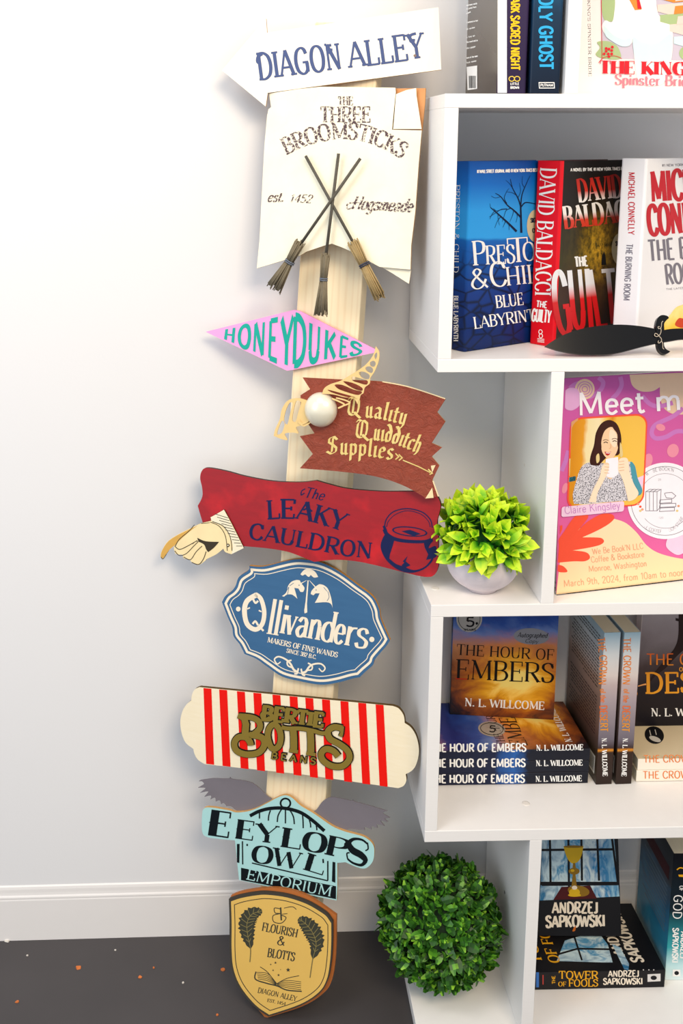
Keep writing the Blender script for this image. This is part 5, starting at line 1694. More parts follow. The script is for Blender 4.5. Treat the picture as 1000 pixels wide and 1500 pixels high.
zt = Z4 + EPS + 3 * TH
A = on_z(656, 1040, zt)
Bq = on_z(807, 1048, zt)
ang = math.degrees(math.atan2((Bq - A).y, (Bq - A).x))
B = Book('sunset-covered paperback standing upright on the stack of three', upright(A + Vector((0, -.013, .0004)), ang), (Bq - A).length, .2286, TH, emb, esp, emb, [white, silver, embr, dkred, ink('#8F9097', .35), black], hard=False)
f = B.front
f.face(ell(687, 906, 19, 20, 30), 4, LF); f.stroke(ell(687, 906, 16, 17, 30), .8, 8, LF * 2, closed=True)
f.text('5', (681, 917), (695, 917.5), 13, SANSB, 8, LF * 2); f.face(ell(698, 913, 2, 2, 8), 8, LF * 2); f.text('STARS', (679, 924), (697, 924), 3, SANSB, 8, LF * 2)
f.face(ell(778, 932, 26, 12, 30, R_(3)), 7, LF); f.text('Autographed', (757, 933), (801, 934), 7, SCRIPT, 8, LF * 2); f.text('Copy', (768, 941), (788, 942), 5.5, SCRIPT, 8, LF * 2)
f.text('THE HOUR OF', (668, 959), (811, 967), 15.5, SERIF, 5, LF)
f.text('EMBERS', (666, 994), (812, 1000), 28, SERIF, 5, LF)
f.stroke([(667, 993.8), (684, 994.6)], 1.4, 6, LF * 2)
f.text('N. L. WILLCOME', (680, 1034), (797, 1039.5), 11.5, SERIFB, 3, LF)
B.spine.text('EMBERS', (654, 905), (654.5, 960), 3.4, SERIFB, 3, LF)
B.done()

cspine = art('desert_spine', 2, 0, .235, [(0, '#2A1D18'), (.21, '#33221A'), (.225, '#D88A24'), (.24, '#3A2A2A'), (.3, '#6E6670'), (.5, '#9C9096'), (.55, '#A89AA0'), (.66, '#C2AFAE'), (.72, '#D9CDC8'), (.86, '#D2D6D8'), (1, '#A9C4D0')], 30, .03)
cback = art('desert_back_cover', 2, 0, .235, [(0, '#241A16'), (.2, '#3A2A20'), (.3, '#5C4740'), (.55, '#8A7268'), (.66, '#A98D7C'), (.72, '#C4B6AE'), (.86, '#B9C2C6'), (1, '#93B2C0')], 14, .12)
cfront = art('desert_front_cover', 2, 0, .235, [(0, '#1A171C'), (.28, '#241D22'), (.42, '#4A3C3C'), (.6, '#8C7F80'), (.78, '#A79C9E'), (.9, '#C9BEBC'), (1, '#B9B0B6')], 10, .2, dist=1)
orn = art('ember_orange_print', 2, .02, .235, [(0, '#F0A628'), (.35, '#E8962A'), (.45, '#E8682A'), (.6, '#E8862E'), (1, '#E07A30')])
barc = ink('#E6E2DA')
for k, (xa, lab) in enumerate(((.2655, 'left one of two upright sand-coloured paperbacks with orange spine lettering'), (.2952, 'right one of two upright sand-coloured paperbacks with orange spine lettering'))):
    A = on_z(872 if k == 0 else 901, 1149, Z4)
    B = Book(lab, upright(Vector((A.x + .0238, .1, Z4 + EPS)), 92.5), .1345, .235, .0238, cfront, cspine, cback, [orn, white, black, barc], hard=False, group='upright sand-coloured paperbacks')
    s = B.spine
    x0, x1 = ((874.5, 881.5), (912.5, 913.5))[k]
    s.text('THE CROWN', (x0, 934.5), (x0 + 3.0, 1003), 10.5, dict(T=.15, t=.1, serif=False), 3, LF, base=[(x0, 934), ((x0 + x1) / 2, 970), (x0 + (2 if k == 0 else -1), 1003)])
    s.text('of the', (x0 + (4 if k == 0 else 1), 1009), (x0 + (5 if k == 0 else 0), 1029), 8, dict(T=.15, t=.1, serif=False), 3, LF)
    s.text('DESERT', (x0 + (3.5 if k == 0 else -.5), 1033), (x0 + (4.8 if k == 0 else -2), 1072), 10.5, dict(T=.15, t=.1, serif=False), 3, LF)
    s.text('N. L. WILLCOME', (x0 + (6.5 if k == 0 else -.5), 1081), (x0 + (8 if k == 0 else -2.5), 1137), 7, SERIFB, 4, LF)
    bk = B.back
    # blurb printed on the back cover, line by line
    rnd2 = random.Random(9 + k)
    for i in range(30):
        z = .222 - i * .0052
        if i in (3, 16, 17): continue
        x = .014
        while x < .118 - (.05 if i in (15, 24) else 0):
            ln = rnd2.uniform(.004, .011)
            vs = [Vector((q[0], B.T + LF, q[1])) for q in ((x, z), (x + ln, z), (x + ln, z + .0016), (x, z + .0016))]
            if (vs[1] - vs[0]).cross(vs[2] - vs[0]).y < 0: vs.reverse()
            fc = B.bm.faces.new([B.bm.verts.new(q) for q in vs]); fc.material_index = 5
            x += ln + .0018
    for (a0, a1, c0, c1, mt, lf) in [(.008, .030, .012, .040, 6, LF)] + [(.010 + j * .0022, .0108 + j * .0022, .015, .037, 5, LF * 2) for j in range(9)]:
        vs = [Vector((q[0], B.T + lf, q[1])) for q in ((a0, c0), (a1, c0), (a1, c1), (a0, c1))]
        if (vs[1] - vs[0]).cross(vs[2] - vs[0]).y < 0: vs.reverse()
        fc = B.bm.faces.new([B.bm.verts.new(q) for q in vs]); fc.material_index = mt
    B.done()

ws = art('cream_white_cover', 2, 0, .235, [(0, '#F0E8DA'), (1, '#EDE3D2')], 8, .2)
crt = art('cream_top_cover', 2, 0, .235, [(0, '#E3D3B4'), (1, '#E0CDA8')], 8, .3)
TW = .0180
for k in range(2):
    R3, o_, _ = lying(Vector((.3265 + .235, .1040, Z4 + EPS + (k + 1) * TW)))
    M = Matrix.Translation(o_ + Vector((.001 * k, 0, 0))) @ R3
    B = Book(['lower of two cream paperbacks with orange spine lettering lying flat', 'upper of two cream paperbacks with orange spine lettering lying flat'][k], M, .1300, .235, TW - .0003, crt, ws, ws, [ink('#DF7A36'), black, ink('#CFCAC0')], hard=False, group='cream paperbacks lying flat')
    s = B.spine
    s.text('THE CROWN', (941 - k * -1, 1140.5 - k * 23.5), (1018, 1139.5 - k * 23.5), 10.5, dict(T=.14, t=.1, serif=False), 3, LF)
    s.text('of the DESERT', (1022, 1139.5 - k * 23.5), (1105, 1138.5 - k * 23.5), 10.5, dict(T=.14, t=.1, serif=False), 3, LF)
    if k == 1:
        f = B.front
        f.face(ell(958, 1077, 14.5, 12.5, 30, R_(25)), 4, LF)
        f.face(ell(959, 1083, 9, 3.6, 20, R_(20)), 5, LF * 2)
        f.stroke([(951, 1070), (953, 1078)], 1.2, 5, LF * 2); f.stroke([(959, 1069), (961, 1077)], 1.2, 5, LF * 2)
    B.done()
zt = Z4 + EPS + 2 * TW
A = on_z(929.5, 1064, zt)
B = Book('dark desert-cover paperback standing on the two cream paperbacks', upright(A + Vector((0, 0, .0004)), 0), .150, .235, .0205, cfront, cspine, cback, [orn, white, ink('#2A1A18'), ink('#E8A060'), ink('#8F8488')], hard=False)
f = B.front
f.text('THE CROWN', (946, 974), (1075, 973), 16, dict(T=.14, t=.1, serif=False), 3, LF)
f.text('of', (994, 983), (1004, 983), 9, SANS, 3, LF)
f.text('DESERT', (944, 1015), (1090, 1013), 29, dict(T=.17, t=.09, serif=True, sl=.04, st=.05), 3, LF)
f.text('N. L. WILLCOME', (953, 1049), (1068, 1048), 11.5, SERIFB, 4, LF)
f.face(smooth([(995, 890), (1010, 890), (1012, 940), (1003, 950), (990, 962), (975, 978), (960, 990), (948, 1003), (958, 985), (975, 965), (988, 948), (993, 930)], True), 5, LF * .6)
f.face([(989, 905), (997, 907), (997, 911), (989, 909)], 5, LF * .7)
f.stroke([(934, 1005), (941, 1003), (946, 1002)], (1.5, 2.5), 6, LF * .8)
f.face(smooth([(934, 910), (955, 912), (975, 922), (995, 935), (995, 915), (970, 905), (934, 903)], True), 4, LF * .4) if False else None
B.done()

# ---------------------------------------------------------------- lowest compartment
blk = art('black_matt_cover', 2, 0, .21, [(0, '#121114'), (1, '#171519')], 8, .2, .38)
wnd = art('blue_window_print', 0, 0, .13, [(0, '#2A6C98'), (.25, '#CBE2E8'), (.4, '#3E8FBC'), (.6, '#D6E6E8'), (.8, '#2F7FB4'), (1, '#9CC6DA')], 60, .9, dist=1.2, stretch=(1, 1, .5))
yelo, ltan, gob, gob2, maro = ink('#E9A81C', .4), ink('#E9DCC8', .4), ink('#D8AE1E', .3), ink('#8C6A1C', .35), ink('#4A1518', .5)
TT = .0293
R3, o_, _ = lying(Vector((.3814, .0853, Z5 + EPS + TT)))
B = Book('black paperback with yellow and white spine lettering lying on the lowest board', Matrix.Translation(o_) @ R3, .1420, .2080, TT - .0003, blk, blk, blk, [yelo, ltan, wnd, ink('#D8D4D0'), black, ink('#B8403A'), ink('#3A6EB8')], hard=False)
s = B.spine
s.text('TOWER', (818, 1433.5), (876, 1433.5), 11, dict(T=.18, t=.1, serif=True, sl=.04, st=.06), 3, LF)
s.text('OF', (817, 1444.5), (829, 1444.5), 6.5, SERIFB, 3, LF)
s.text('FOOLS', (832, 1444.8), (876, 1444.5), 10, dict(T=.18, t=.1, serif=True, sl=.04, st=.06), 3, LF)
s.text('THE', (813, 1441), (812.5, 1429), 4.6, SANSB, 3, LF)
s.text('ANDRZEJ', (890, 1430.5), (936, 1430), 8.6, SANSB, 4, LF); s.text('SAPKOWSKI', (883, 1442), (941, 1441.5), 9, SANSB, 4, LF)
s.face([(948, 1427), (967, 1426), (967, 1437), (948, 1438)], 6, LF); s.face(ell(957, 1432, 4.5, 3.2, 16), 7, LF * 2)
s.stroke([(795, 1428), (795, 1442)], 1.6, 8, LF); s.face([(785, 1424), (789, 1424), (789, 1446), (785, 1446)], 9, LF)
for x in (942, 950, 957): s.face(ell(x, 1420.5, .9, .8, 8), 6, LF)
f = B.front
f.face([(815, 1408), (827, 1378), (850, 1371), (880, 1371), (890, 1384), (897, 1410), (880, 1410)], 5, LF)
f.stroke([(840, 1370), (852, 1407)], 2.6, 7, LF * 2); f.stroke([(818, 1398), (846, 1390), (893, 1391)], 2.6, 7, LF * 2)
f.face([(896, 1383), (908, 1388), (921, 1412), (920, 1422), (914, 1420)], 5, LF)
def cover_text(B, word, u0, u1, v0, h, st, mt):
    """lettering set on a lying book's own front cover"""
    x = 0.0; nat = sum(adv(c) for c in word); sx = (u1 - u0) / h / nat
    for c in word:
        for si, quad in glyph_quads(c, x, sx, st):
            vs = [Vector((u0 + q[0] * h, -(LF + si * 6e-6), v0 + q[1] * h)) for q in quad]
            if (vs[1] - vs[0]).cross(vs[2] - vs[0]).y > 0: vs.reverse()
            fc = B.bm.faces.new([B.bm.verts.new(q) for q in vs]); fc.material_index = mt
        x += adv(c) * sx
cover_text(B, 'TOWER', .018, .128, .178, .018, SERIFB, 3)
cover_text(B, 'OF FOOLS', .018, .128, .152, .016, SERIFB, 3)
cover_text(B, 'ANDRZEJ', .030, .112, .050, .015, SANSB, 4)
cover_text(B, 'SAPKOWSKI', .016, .126, .026, .018, SANSB, 4)
B.done()

zt = Z5 + EPS + TT
zl = zt + .0175 * math.sin(R_(17)) + .0003
A = on_z(788.5, 1371, zl); Bq = on_z(910, 1372, zl)
B = Book('black paperback with a golden goblet on its cover standing on the lying black one', upright(A + Vector((.0, .0, .0003)), -2.0, 17, 0), (Bq - A).length, .205, .0175, blk, blk, blk, [ltan, wnd, gob, gob2, maro, black, ink('#C2651E')], hard=False)
f = B.front
f.text('ANDRZEJ', (808, 1337.5), (876, 1337), 15.5, SANSB, 3, LF)
f.text('SAPKOWSKI', (799, 1358.5), (886, 1356.5), 16.5, SANSB, 3, LF)
f.face([(793.5, 1221), (898, 1218), (907, 1313), (791, 1319)], 4, LF * .6)
for a_, b_ in (((805, 1221), (806, 1292)), ((832, 1221), (833, 1300)), ((851, 1221), (852, 1290)), ((874, 1221), (877, 1290)), ((895, 1221), (905, 1296))):
    f.stroke([a_, b_], 3.2, 8, LF)
for y in (1245, 1296): f.stroke([(793, y), (897 + (y - 1245) * .14, y - 1)], 3.4, 8, LF)
f.face([(791, 1299), (820, 1296), (812, 1318), (790, 1319)], 4, LF * 1.4)
f.stroke([(791, 1294), (906, 1294)], 5, 8, LF * 1.5)
f.face([(822, 1299), (864, 1297), (874, 1316), (810, 1318)], 7, LF * 1.8)
# goblet
f.face(smooth([(825, 1240, 1), (854, 1239, 1), (852, 1250), (848, 1260), (840, 1265), (833, 1261), (828, 1251)], True, 4), 5, LF * 2.2)
f.face(ell(839.5, 1240, 14.6, 1.8, 24), 6, LF * 2.4)
f.face([(839, 1264), (842, 1264), (843, 1271), (838, 1271)], 6, LF * 2.2)
f.face(ell(840.5, 1276, 8, 5, 20), 6, LF * 2.2); f.face(ell(838, 1275, 3, 2, 12), 5, LF * 2.4)
f.face([(838.5, 1280), (842.5, 1280), (845, 1304), (836, 1304)], 6, LF * 2.2)
f.face(ell(847, 1305, 16, 8, 28, R_(8)), 6, LF * 2.1); f.face(ell(841, 1307, 8, 6, 24), 5, LF * 2.3); f.face(ell(841, 1311, 9.5, 2.4, 24), 5, LF * 2.4); f.face(ell(841, 1300, 4, 3, 14), 3, LF * 2.5)
f.face(smooth([(840, 1359), (843, 1356), (842, 1363), (838, 1364)], True), 9, LF)
B.done()

gsp = art('black_to_teal_spine', 2, 0, .21, [(0, '#D9E8E8'), (.12, '#BFE0E2'), (.26, '#2F9DA4'), (.42, '#1B6A74'), (.55, '#12242E'), (1, '#0E0F16')], 24, .1)
gbk = art('teal_sea_back_cover', 2, 0, .21, [(0, '#8EA9B4'), (.2, '#2F8CAE'), (.45, '#1C6E96'), (.6, '#1A4A68'), (.75, '#16222E'), (1, '#0F1218')], 16, .4, dist=1.5, stretch=(1, 1, 1))
A = on_z(973, 1436, Z5)
B = Book('thick teal and black paperback standing at the right edge of the lowest board', upright(A + Vector((.0485, -.001, EPS)), 88.5), .130, .2110, .048, gsp, gsp, gbk, [white, yelo, ink('#3A1014'), ink('#6A7A86'), black], hard=False)
s = B.spine
s.text('OF GOD', None, None, 14, dict(T=.14, t=.11, serif=False), 3, LF, base=[(987, 1296), (984, 1346)]) if False else None
s.text('GOD', (987, 1310), (985, 1346), 12.5, dict(T=.13, t=.1, serif=False), 3, LF)
s.text('OF', (995, 1297), (994.5, 1305), 6, SANS, 3, LF)
s.text('SAPKOWSKI', (985, 1359), (984, 1410), 8.5, SANSB, 3, LF)
s.text('ANDRZEJ', (997, 1364), (996, 1404), 8.5, SANSB, 3, LF)
s.stroke([(991, 1274), (996, 1271), (1004, 1273)], 1.8, 4, LF, curve=True); s.face([(993, 1281), (1004, 1281), (1004, 1285), (994, 1284)], 4, LF)
s.text('WARRIORS', (1003, 1262), (1001, 1346), 14, dict(T=.13, t=.1, serif=False), 4, LF)
s.face([(985, 1420), (996, 1420), (996, 1430), (984.5, 1430)], 3, LF); s.face(ell(990.5, 1425, 3.4, 3, 16), 7, LF * 2)
b = B.back
T_ = B.T
def backline(z, x0, x1, hgt, mt):
    vs = [Vector((q[0], T_ + LF, q[1])) for q in ((x0, z), (x1, z), (x1, z + hgt), (x0, z + hgt))]
    if (vs[1] - vs[0]).cross(vs[2] - vs[0]).y < 0: vs.reverse()
    fc = B.bm.faces.new([B.bm.verts.new(q) for q in vs]); fc.material_index = mt
backline(.158, .012, .118, .022, 5)
for i in range(11): backline(.145 - i * .0075, .014, .112 - (i % 3) * .012, .0022, 6)
B.done()
# ================================================================== BLACK TOY DAGGER
m_gloss = plain('glossy_black_plastic', '#060507', .14, .25, 0, .02, 20, 0, 0)
m_scroll = ink('#A79C8E', .3, .5)
c0 = on_z(870, 519.5, Z2 + .0034); c1 = on_z(979, 518, Z2 + .0034)
dl = (c1 - c0).normalized()
KN = Vector((0, -1, 0)); KN = (KN - dl * KN.dot(dl)).normalized()
KN = Matrix.Rotation(R_(-26), 3, dl) @ KN
if KN.z < 0: KN = Matrix.Rotation(R_(52), 3, dl) @ KN
KP = c0
KM = frame(KP, KN, Vector((0, 0, 1)))
knife = empty('toy_dagger', KM, 'glossy black toy dagger leaning on the hardbacks at the front of the shelf', 'dagger')
def kpart(name, mats, draw):
    bm = bmesh.new(); s = Sheet(bm, KM.inverted(), KP, KN); draw(s)
    return obj(name, bm, mats, knife)
def d(s):
    s.slab(smooth([(798, 507, 1), (822, 492), (850, 482), (880, 477), (910, 475.5), (940, 478), (966, 483, 1), (966, 502, 1), (940, 508), (905, 517), (880, 519.5), (850, 519), (820, 514)], True, 5), 0, -.004, 0, 0)
o = kpart('blade', m_gloss, d)
bv = o.modifiers.new('bevel', 'BEVEL'); bv.width = .0012; bv.segments = 2; bv.limit_method = 'ANGLE'; bv.angle_limit = R_(50)
def d(s):
    s.slab(smooth([(966, 502, 1), (968, 484, 1), (985, 481.5), (1010, 481), (1050, 482), (1075, 484), (1078, 492), (1070, 499), (1040, 496), (1000, 497), (980, 500)], True, 5), 0, -.004, 0, 0)
kpart('handle', m_gloss, d)
def d(s):
    s.slab(smooth([(979, 466, 1), (976, 463), (968, 462), (962, 467), (959.5, 478), (961, 488), (963.5, 494), (961.5, 503), (964, 513), (970, 518.5), (976, 518.5), (981, 515, 1), (974, 511), (971.5, 503), (972.5, 493), (972, 481), (972.5, 473)], True, 4), .0012, -.0050, 0, 0)
    for pts in ([(970, 471), (968, 473), (967.5, 478), (966.5, 481), (963.5, 482), (962.5, 479.5), (965, 479)], [(966.5, 481), (967, 486), (965, 491), (961, 493.5), (957.5, 492), (958.5, 489), (961.5, 490), (964, 493)], [(964, 493), (967, 496), (967.5, 500), (964.5, 503), (962.5, 502), (963.5, 499.5)], [(967.5, 500), (969.5, 504), (969.5, 510), (971.5, 512)]):
        s.stroke(pts, 1.0, 1, .0019, curve=True)
kpart('guard', [m_gloss, m_scroll], d)

# ================================================================== POSTER IN A CLEAR STAND
A = on_z(815, 872.5, Z3) + Vector((0, 0, .0005))
M = Matrix.Translation(A) @ Matrix.Rotation(R_(13.3), 4, 'Z') @ Matrix.Rotation(R_(-3), 4, 'X')
PW, PH = .2159, .292
poster = empty('poster_stand', M, 'event poster with a photo of a smiling woman in a clear upright stand', 'poster')
m_clear, t, p = nt('clear_acrylic')
p.inputs['Base Color'].default_value = (.97, .98, .97, 1); p.inputs['Roughness'].default_value = .04
p.inputs['Transmission Weight'].default_value = 1.0; p.inputs['IOR'].default_value = 1.25; p.inputs['Specular IOR Level'].default_value = .3
bm = bmesh.new()
box(bm, (0, .0035, 0), (PW, .0055, PH)); box(bm, (0, -.0002, 0), (PW, .0055, .0022))
obj('acrylic_back', bm, m_clear, poster)
bm = bmesh.new(); box(bm, (.018, .0055, 0), (PW - .018, .062, .0022))
obj('acrylic_foot', bm, m_clear, poster, Matrix.Rotation(R_(3), 4, 'X'))
mag = art('magenta_print', 2, 0, PH, [(0, '#E968A2'), (.3, '#E2639F'), (.6, '#D7609F'), (1, '#C254A6')], 4, .15, .35)
peach = art('peach_print', 2, 0, .12, [(0, '#FFD9A6'), (1, '#FBDDB6')], 4, .1, .35)
corr, lil, pinkl, blush, wht = ink('#F4553A', .35), ink('#DDA8D6', .35), ink('#F0CDE4', .35), ink('#E98FA4', .35), ink('#F6F0F6', .35)
lave, grtx, photo_y = ink('#C878C0', .35), ink('#77717A', .35), art('warm_kitchen_print', 0, .02, .11, [(0, '#D98E16'), (.13, '#E39A1E'), (.2, '#F2DFA8'), (.42, '#F4E2B4'), (.55, '#F0C050'), (.62, '#D98E16'), (.68, '#F0BE4A'), (1, '#F2C04E')], 20, .25, .35)
hair, skin, skin2, lips = ink('#3E1C12', .4), ink('#F4CBA2', .4), ink('#FBE0C2', .4), ink('#C02A20', .35)
m_dress, t, p = nt('speckled_print')
v = coords(t)
vo = t.nodes.new('ShaderNodeTexVoronoi'); vo.inputs['Scale'].default_value = 620; t.links.new(v, vo.inputs['Vector'])
t.links.new(ramp(t, vo.outputs['Distance'], [(.32, '#26222E'), (.46, '#D9D4DA')]), p.inputs['Base Color']); p.inputs['Roughness'].default_value = .35
dkb = ink('#33261E', .4); teal_ = ink('#4E97A8', .4); salm = ink('#D9836A', .4); gold_ = ink('#E3C98A', .4); peach2 = ink('#E9C7A8', .4); shade_ = ink('#D9A070', .4)
mats = [mag, peach, corr, lil, pinkl, blush, wht, lave, grtx, photo_y, hair, skin, skin2, lips, m_dress, dkb, teal_, salm, gold_, peach2, shade_, ink('#C77FBE', .35), ink('#E8A27C', .35)]
(MAG, PEA, COR, LIL, PNK, BLU_, WHT, LAV, GRT, PHO, HAI, SKI, SK2, LIP, DRS, DKB, TEA, SAL, GOL, PE2, SHD, NAM, FLO) = range(len(mats))
bm = bmesh.new()
box(bm, (.0005, .0012, .0022), (PW - .0005, .0032, PH - .0005), 0)
s = Sheet(bm, M.inverted(), M @ Vector((0, .0012, 0)), M.to_3x3() @ Vector((0, -1, 0)))
e = .00012
# clip everything to the sheet's left edge
def edge_x(y): return 829.2 - (y - 557) * .0445
# background blobs and wavy bands
s.face(smooth([(922, 551), (926, 565), (938, 573), (955, 573), (966, 567, 1), (967, 585), (974, 600), (990, 607), (1015, 604), (1030, 590), (1050, 560), (1050, 544, 1), (922, 549, 1)], True), PE2, e)
for pts in ([(876, 553), (883, 560), (880, 570), (872, 577), (862, 582)], [(908, 552), (910, 564), (904, 576), (896, 585), (890, 600)], [(1000, 598), (985, 610), (960, 622), (954, 634), (960, 642), (975, 640), (990, 632), (1005, 633), (1020, 640)], [(940, 580), (952, 592), (966, 595), (985, 590)], [(832, 660), (828, 675), (822, 690)], [(834, 569), (842, 563), (852, 560)]):
    s.stroke(pts, 6.5, 7, e, curve=True)
s.face(ell(856, 570, 14.5, 15, 28), 19, e * 2)
for r in (11, 7.5, 4): s.stroke(ell(856, 570, r, r, 24), 1.2, 21, e * 3, closed=True)
s.face(smooth([(827.5, 572, 1), (834, 568), (845, 570), (850, 582), (848, 594), (838, 601), (830, 600), (826.8, 597, 1)], True), 3, e * 3)
for cx, cy, rx, ry in ((967, 626, 7, 5), (985, 660, 8.5, 10), (948, 675, 7, 11), (827, 715, 4, 8)): s.face(ell(cx, cy, rx, ry, 20, .3), BLU_, e * 2)
# peach hill at the foot and coral leaf
s.face([(814.2, 870.6), (822, 800), (840, 778), (868, 765), (900, 760)] + smooth([(900, 760, 1), (916, 766), (932, 780), (946, 798), (962, 809), (985, 816), (1010, 820), (1050, 826), (1052, 842, 1)], False), PEA, e * 2)
leaf_ = [(818, 790), (826, 778), (838, 760), (848, 752), (858, 751), (861, 757), (855, 766), (845, 778, 1), (860, 764), (880, 753), (895, 753), (899, 759), (890, 768), (872, 778), (852, 787, 1), (868, 787), (880, 788), (884, 793), (878, 798), (862, 802), (838, 806, 1), (855, 808), (862, 812), (863, 818), (855, 822), (840, 822), (816.5, 824, 1), (818, 800)]
s.face(smooth(leaf_, True, 4), COR, e * 4)
s.face(smooth([(816.8, 827, 1), (824, 829), (830, 835), (829, 838), (820, 838), (816, 836, 1)], True, 4), COR, e * 4)
s.face([(819.7, 770), (823, 769), (823, 775), (819.4, 783)], COR, e * 4)
s.face(smooth([(1000, 770), (990, 775), (978, 787), (975, 800), (985, 810), (996, 812), (1012, 800), (1020, 780)], True), PNK, e * 4)
# photograph with its coral frame
def rrect(x0, y0, x1, y1, r, sk=-.06):
    out = []
    for cx, cy, a0 in ((x1 - r, y0 + r, -90), (x1 - r, y1 - r, 0), (x0 + r, y1 - r, 90), (x0 + r, y0 + r, 180)):
        for k in range(7):
            a = R_(a0 + k * 15)
            x, y = cx + r * math.cos(a), cy + r * math.sin(a)
            out.append((x - (y - y0) * .043, y + (x - x0) * sk))
    return out
s.face(rrect(835, 612, 948, 747, 17), COR, e * 5)
s.face(rrect(837.2, 614.4, 945.6, 744.6, 15.5), PHO, e * 6)
L = e * 6
def pic(pts, m, k, sm=True): s.face(smooth(pts, True, 4) if sm else pts, m, e * (6.4 + k * .5))
pic([(836, 618), (846, 612), (843, 660), (835, 664)], SHD, 0, False); pic([(900, 611), (905, 610), (903, 632), (899, 634)], SHD, 0, False)
pic([(833, 697), (833, 672), (862, 664), (858, 695)], GOL, 0, False); pic([(846, 690), (848, 674), (862, 670), (870, 690)], DKB, 1)
pic([(925, 682), (943, 674), (941, 700), (930, 702)], DKB, 1, False); pic([(833, 699), (843, 697), (842, 704), (832, 706)], TEA, 1, False); pic([(932, 700), (942, 696), (940, 720), (935, 718)], PNK, 1, False)
pic([(891, 615), (880, 620), (872, 634), (869, 652), (864, 668), (864, 680), (876, 682, 1), (890, 668), (905, 666), (909, 650), (908, 634), (902, 620)], HAI, 3)
pic([(840, 738, 1), (838, 725), (843, 705), (850, 685), (862, 677), (880, 678), (905, 680), (922, 676), (930, 690), (933, 705), (940, 718), (934, 726, 1), (918, 733, 1), (880, 736, 1), (860, 738, 1)], DRS, 2)
pic([(922, 677), (929, 682), (933, 700), (940, 718), (934, 725), (926, 705)], TEA, 2)
pic([(880, 688), (890, 692), (901, 688), (893, 702)], SKI, 4)
pic([(891, 626), (884, 632), (880, 645), (880, 658), (884, 667), (890, 672), (897, 670), (903, 660), (905, 645), (903, 632), (897, 626)], SKI, 5)
pic([(893, 629), (900, 633), (903, 645), (900, 655), (894, 650), (891, 640)], SK2, 6)
pic([(891, 617), (884, 624), (878, 640), (880, 655), (876, 672), (868, 680), (866, 672), (871, 650), (874, 632), (882, 619)], HAI, 7)
pic([(892, 616), (900, 620), (906, 630), (908, 648), (906, 660), (903, 650), (903, 636), (897, 627)], HAI, 7)
pic([(872, 668), (876, 664), (877, 674), (873, 678)], GOL, 8); pic([(907, 648), (910, 655), (911, 667), (907, 668)], GOL, 8)
s.stroke([(883, 648.5), (886, 647), (889, 648.5)], 1.1, DKB, e * 11, curve=True); s.stroke([(896, 646.5), (899, 645.2), (902, 646.5)], 1.1, DKB, e * 11, curve=True)
s.stroke([(882, 645), (886, 643.6), (890, 645)], .7, HAI, e * 11, curve=True); s.stroke([(895, 643), (899, 641.8), (903, 643)], .7, HAI, e * 11, curve=True)
s.stroke([(893, 650), (893.5, 655), (891, 657)], .6, SHD, e * 11, curve=True)
pic([(884.5, 661), (889, 662.5), (894, 661, 1), (891, 666), (887, 666.5)], LIP, 9); s.stroke([(886, 662.8), (890, 663.4), (893, 662.4)], .9, WHT, e * 12, curve=True)
pic([(886, 672, 1), (904, 669, 1), (905, 690), (900, 698), (891, 699), (886, 694)], WHT, 10)
pic([(861, 735, 1), (868, 716), (877, 698), (880, 685), (886, 677), (891, 680), (889, 692), (883, 704), (874, 722), (872, 736, 1)], SK2, 11)
pic([(905, 674), (911, 670), (918, 672), (920, 684), (922, 696), (928, 710), (934, 722), (928, 731), (919, 734, 1), (914, 712), (908, 696), (904, 688)], SK2, 11)
for k in range(4): s.stroke([(884, 679 + k * 4.4), (891, 679.5 + k * 4.4)], .6, SHD, e * 13); s.stroke([(905, 676 + k * 4.4), (913, 675 + k * 4.4)], .6, SHD, e * 13)
# name plate
s.face(rrect(821.5, 742, 913, 757, 3.5, -.092), PNK, e * 13)
s.text('Claire Kingsley', (825.5, 752.5), (907.5, 744.5), 11, SANSL, NAM, e * 14)
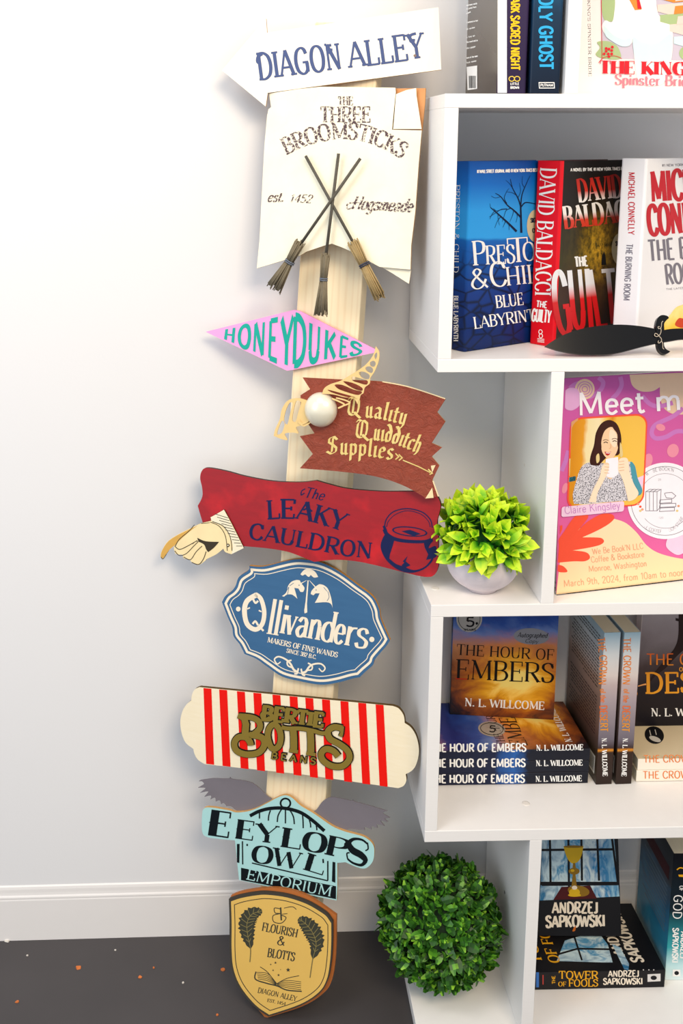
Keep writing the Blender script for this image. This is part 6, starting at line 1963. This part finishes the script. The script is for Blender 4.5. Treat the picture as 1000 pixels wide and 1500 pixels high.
# round badge
s.face(ell(976, 737, 58, 55, 60), WHT, e * 4.6) if False else s.face(ell(973.5, 733.5, 55.5, 56, 60), WHT, e * 4.6)
s.stroke(ell(973.5, 733.5, 50, 50.5, 60), .7, GRT, e * 5.2, closed=True)
s.stroke(ell(973.5, 733.5, 39, 40, 40, 0, R_(210), R_(330), False), .5, GRT, e * 5.2); s.stroke(ell(973.5, 733.5, 39, 40, 40, 0, R_(40), R_(140), False), .5, GRT, e * 5.2)
s.text("WE BE BOOK'N", None, None, 5, SANSL, GRT, e * 5.2, base=[(946, 697), (956, 692), (970, 689), (986, 691)])
s.text('LOCAL COFFEE & BOOK STORE', None, None, 4.6, SANSL, GRT, e * 5.2, base=[(934, 764), (944, 774), (962, 780), (980, 779), (994, 769), (1001, 758)])
s.text('2020', (963, 704), (972, 703.5), 2.8, SANSL, GRT, e * 5.2); s.text('2020', (962, 760), (971, 759.5), 2.8, SANSL, GRT, e * 5.2)
for k in range(3): s.stroke([(945 + k * 5.5, 720), (950.5 + k * 5.5, 720), (950.5 + k * 5.5, 748), (945 + k * 5.5, 748)], .8, GRT, e * 5.6, closed=True); s.stroke([(945 + k * 5.5, 720), (951 + k * 5.5, 716.5), (957 + k * 5.2, 717)], .8, GRT, e * 5.6)
s.stroke([(961.5, 720), (967.5, 716.5), (966, 743), (961.5, 748)], .8, GRT, e * 5.6)
for y0, x1 in ((732, 983), (738, 989), (744, 987)): s.stroke([(966, y0), (x1, y0 - 1), (x1, y0 + 4), (965, y0 + 5)], .8, GRT, e * 5.7, closed=True)
s.stroke([(973, 722), (983, 721), (989, 726), (985, 730), (975, 729), (972.5, 723)], .8, GRT, e * 5.8, closed=True)
for x, y, m_ in ((934, 738, FLO), (937, 742, COR), (940, 746, FLO), (937, 748, GOL), (989, 744, GOL), (993, 741, FLO), (991, 748, GOL)): s.face(ell(x, y, 2, 1.8, 8), m_, e * 5.4)
# lettering
s.text('Meet', (845, 608.5), (945, 603), 33, SANS, WHT, e * 7); s.text('me', (957, 602.5), (1030, 598), 33, SANS, WHT, e * 7)
th = dict(T=.11, t=.1, serif=False)
s.text("We Be Book'N LLC", (867, 812), (942, 803.5), 8.6, th, FLO, e * 4); s.text('Coffee & Bookstore', (865, 824), (943.5, 815.5), 8.6, th, FLO, e * 4); s.text('Monroe, Washington', (861.5, 837.5), (947, 829), 8.6, th, FLO, e * 4)
s.text('March 9th, 2024, from 10am to noon', (825, 859.5), (1002, 842.5), 9.6, th, FLO, e * 4)
obj('printed_sheet', bm, mats, poster)
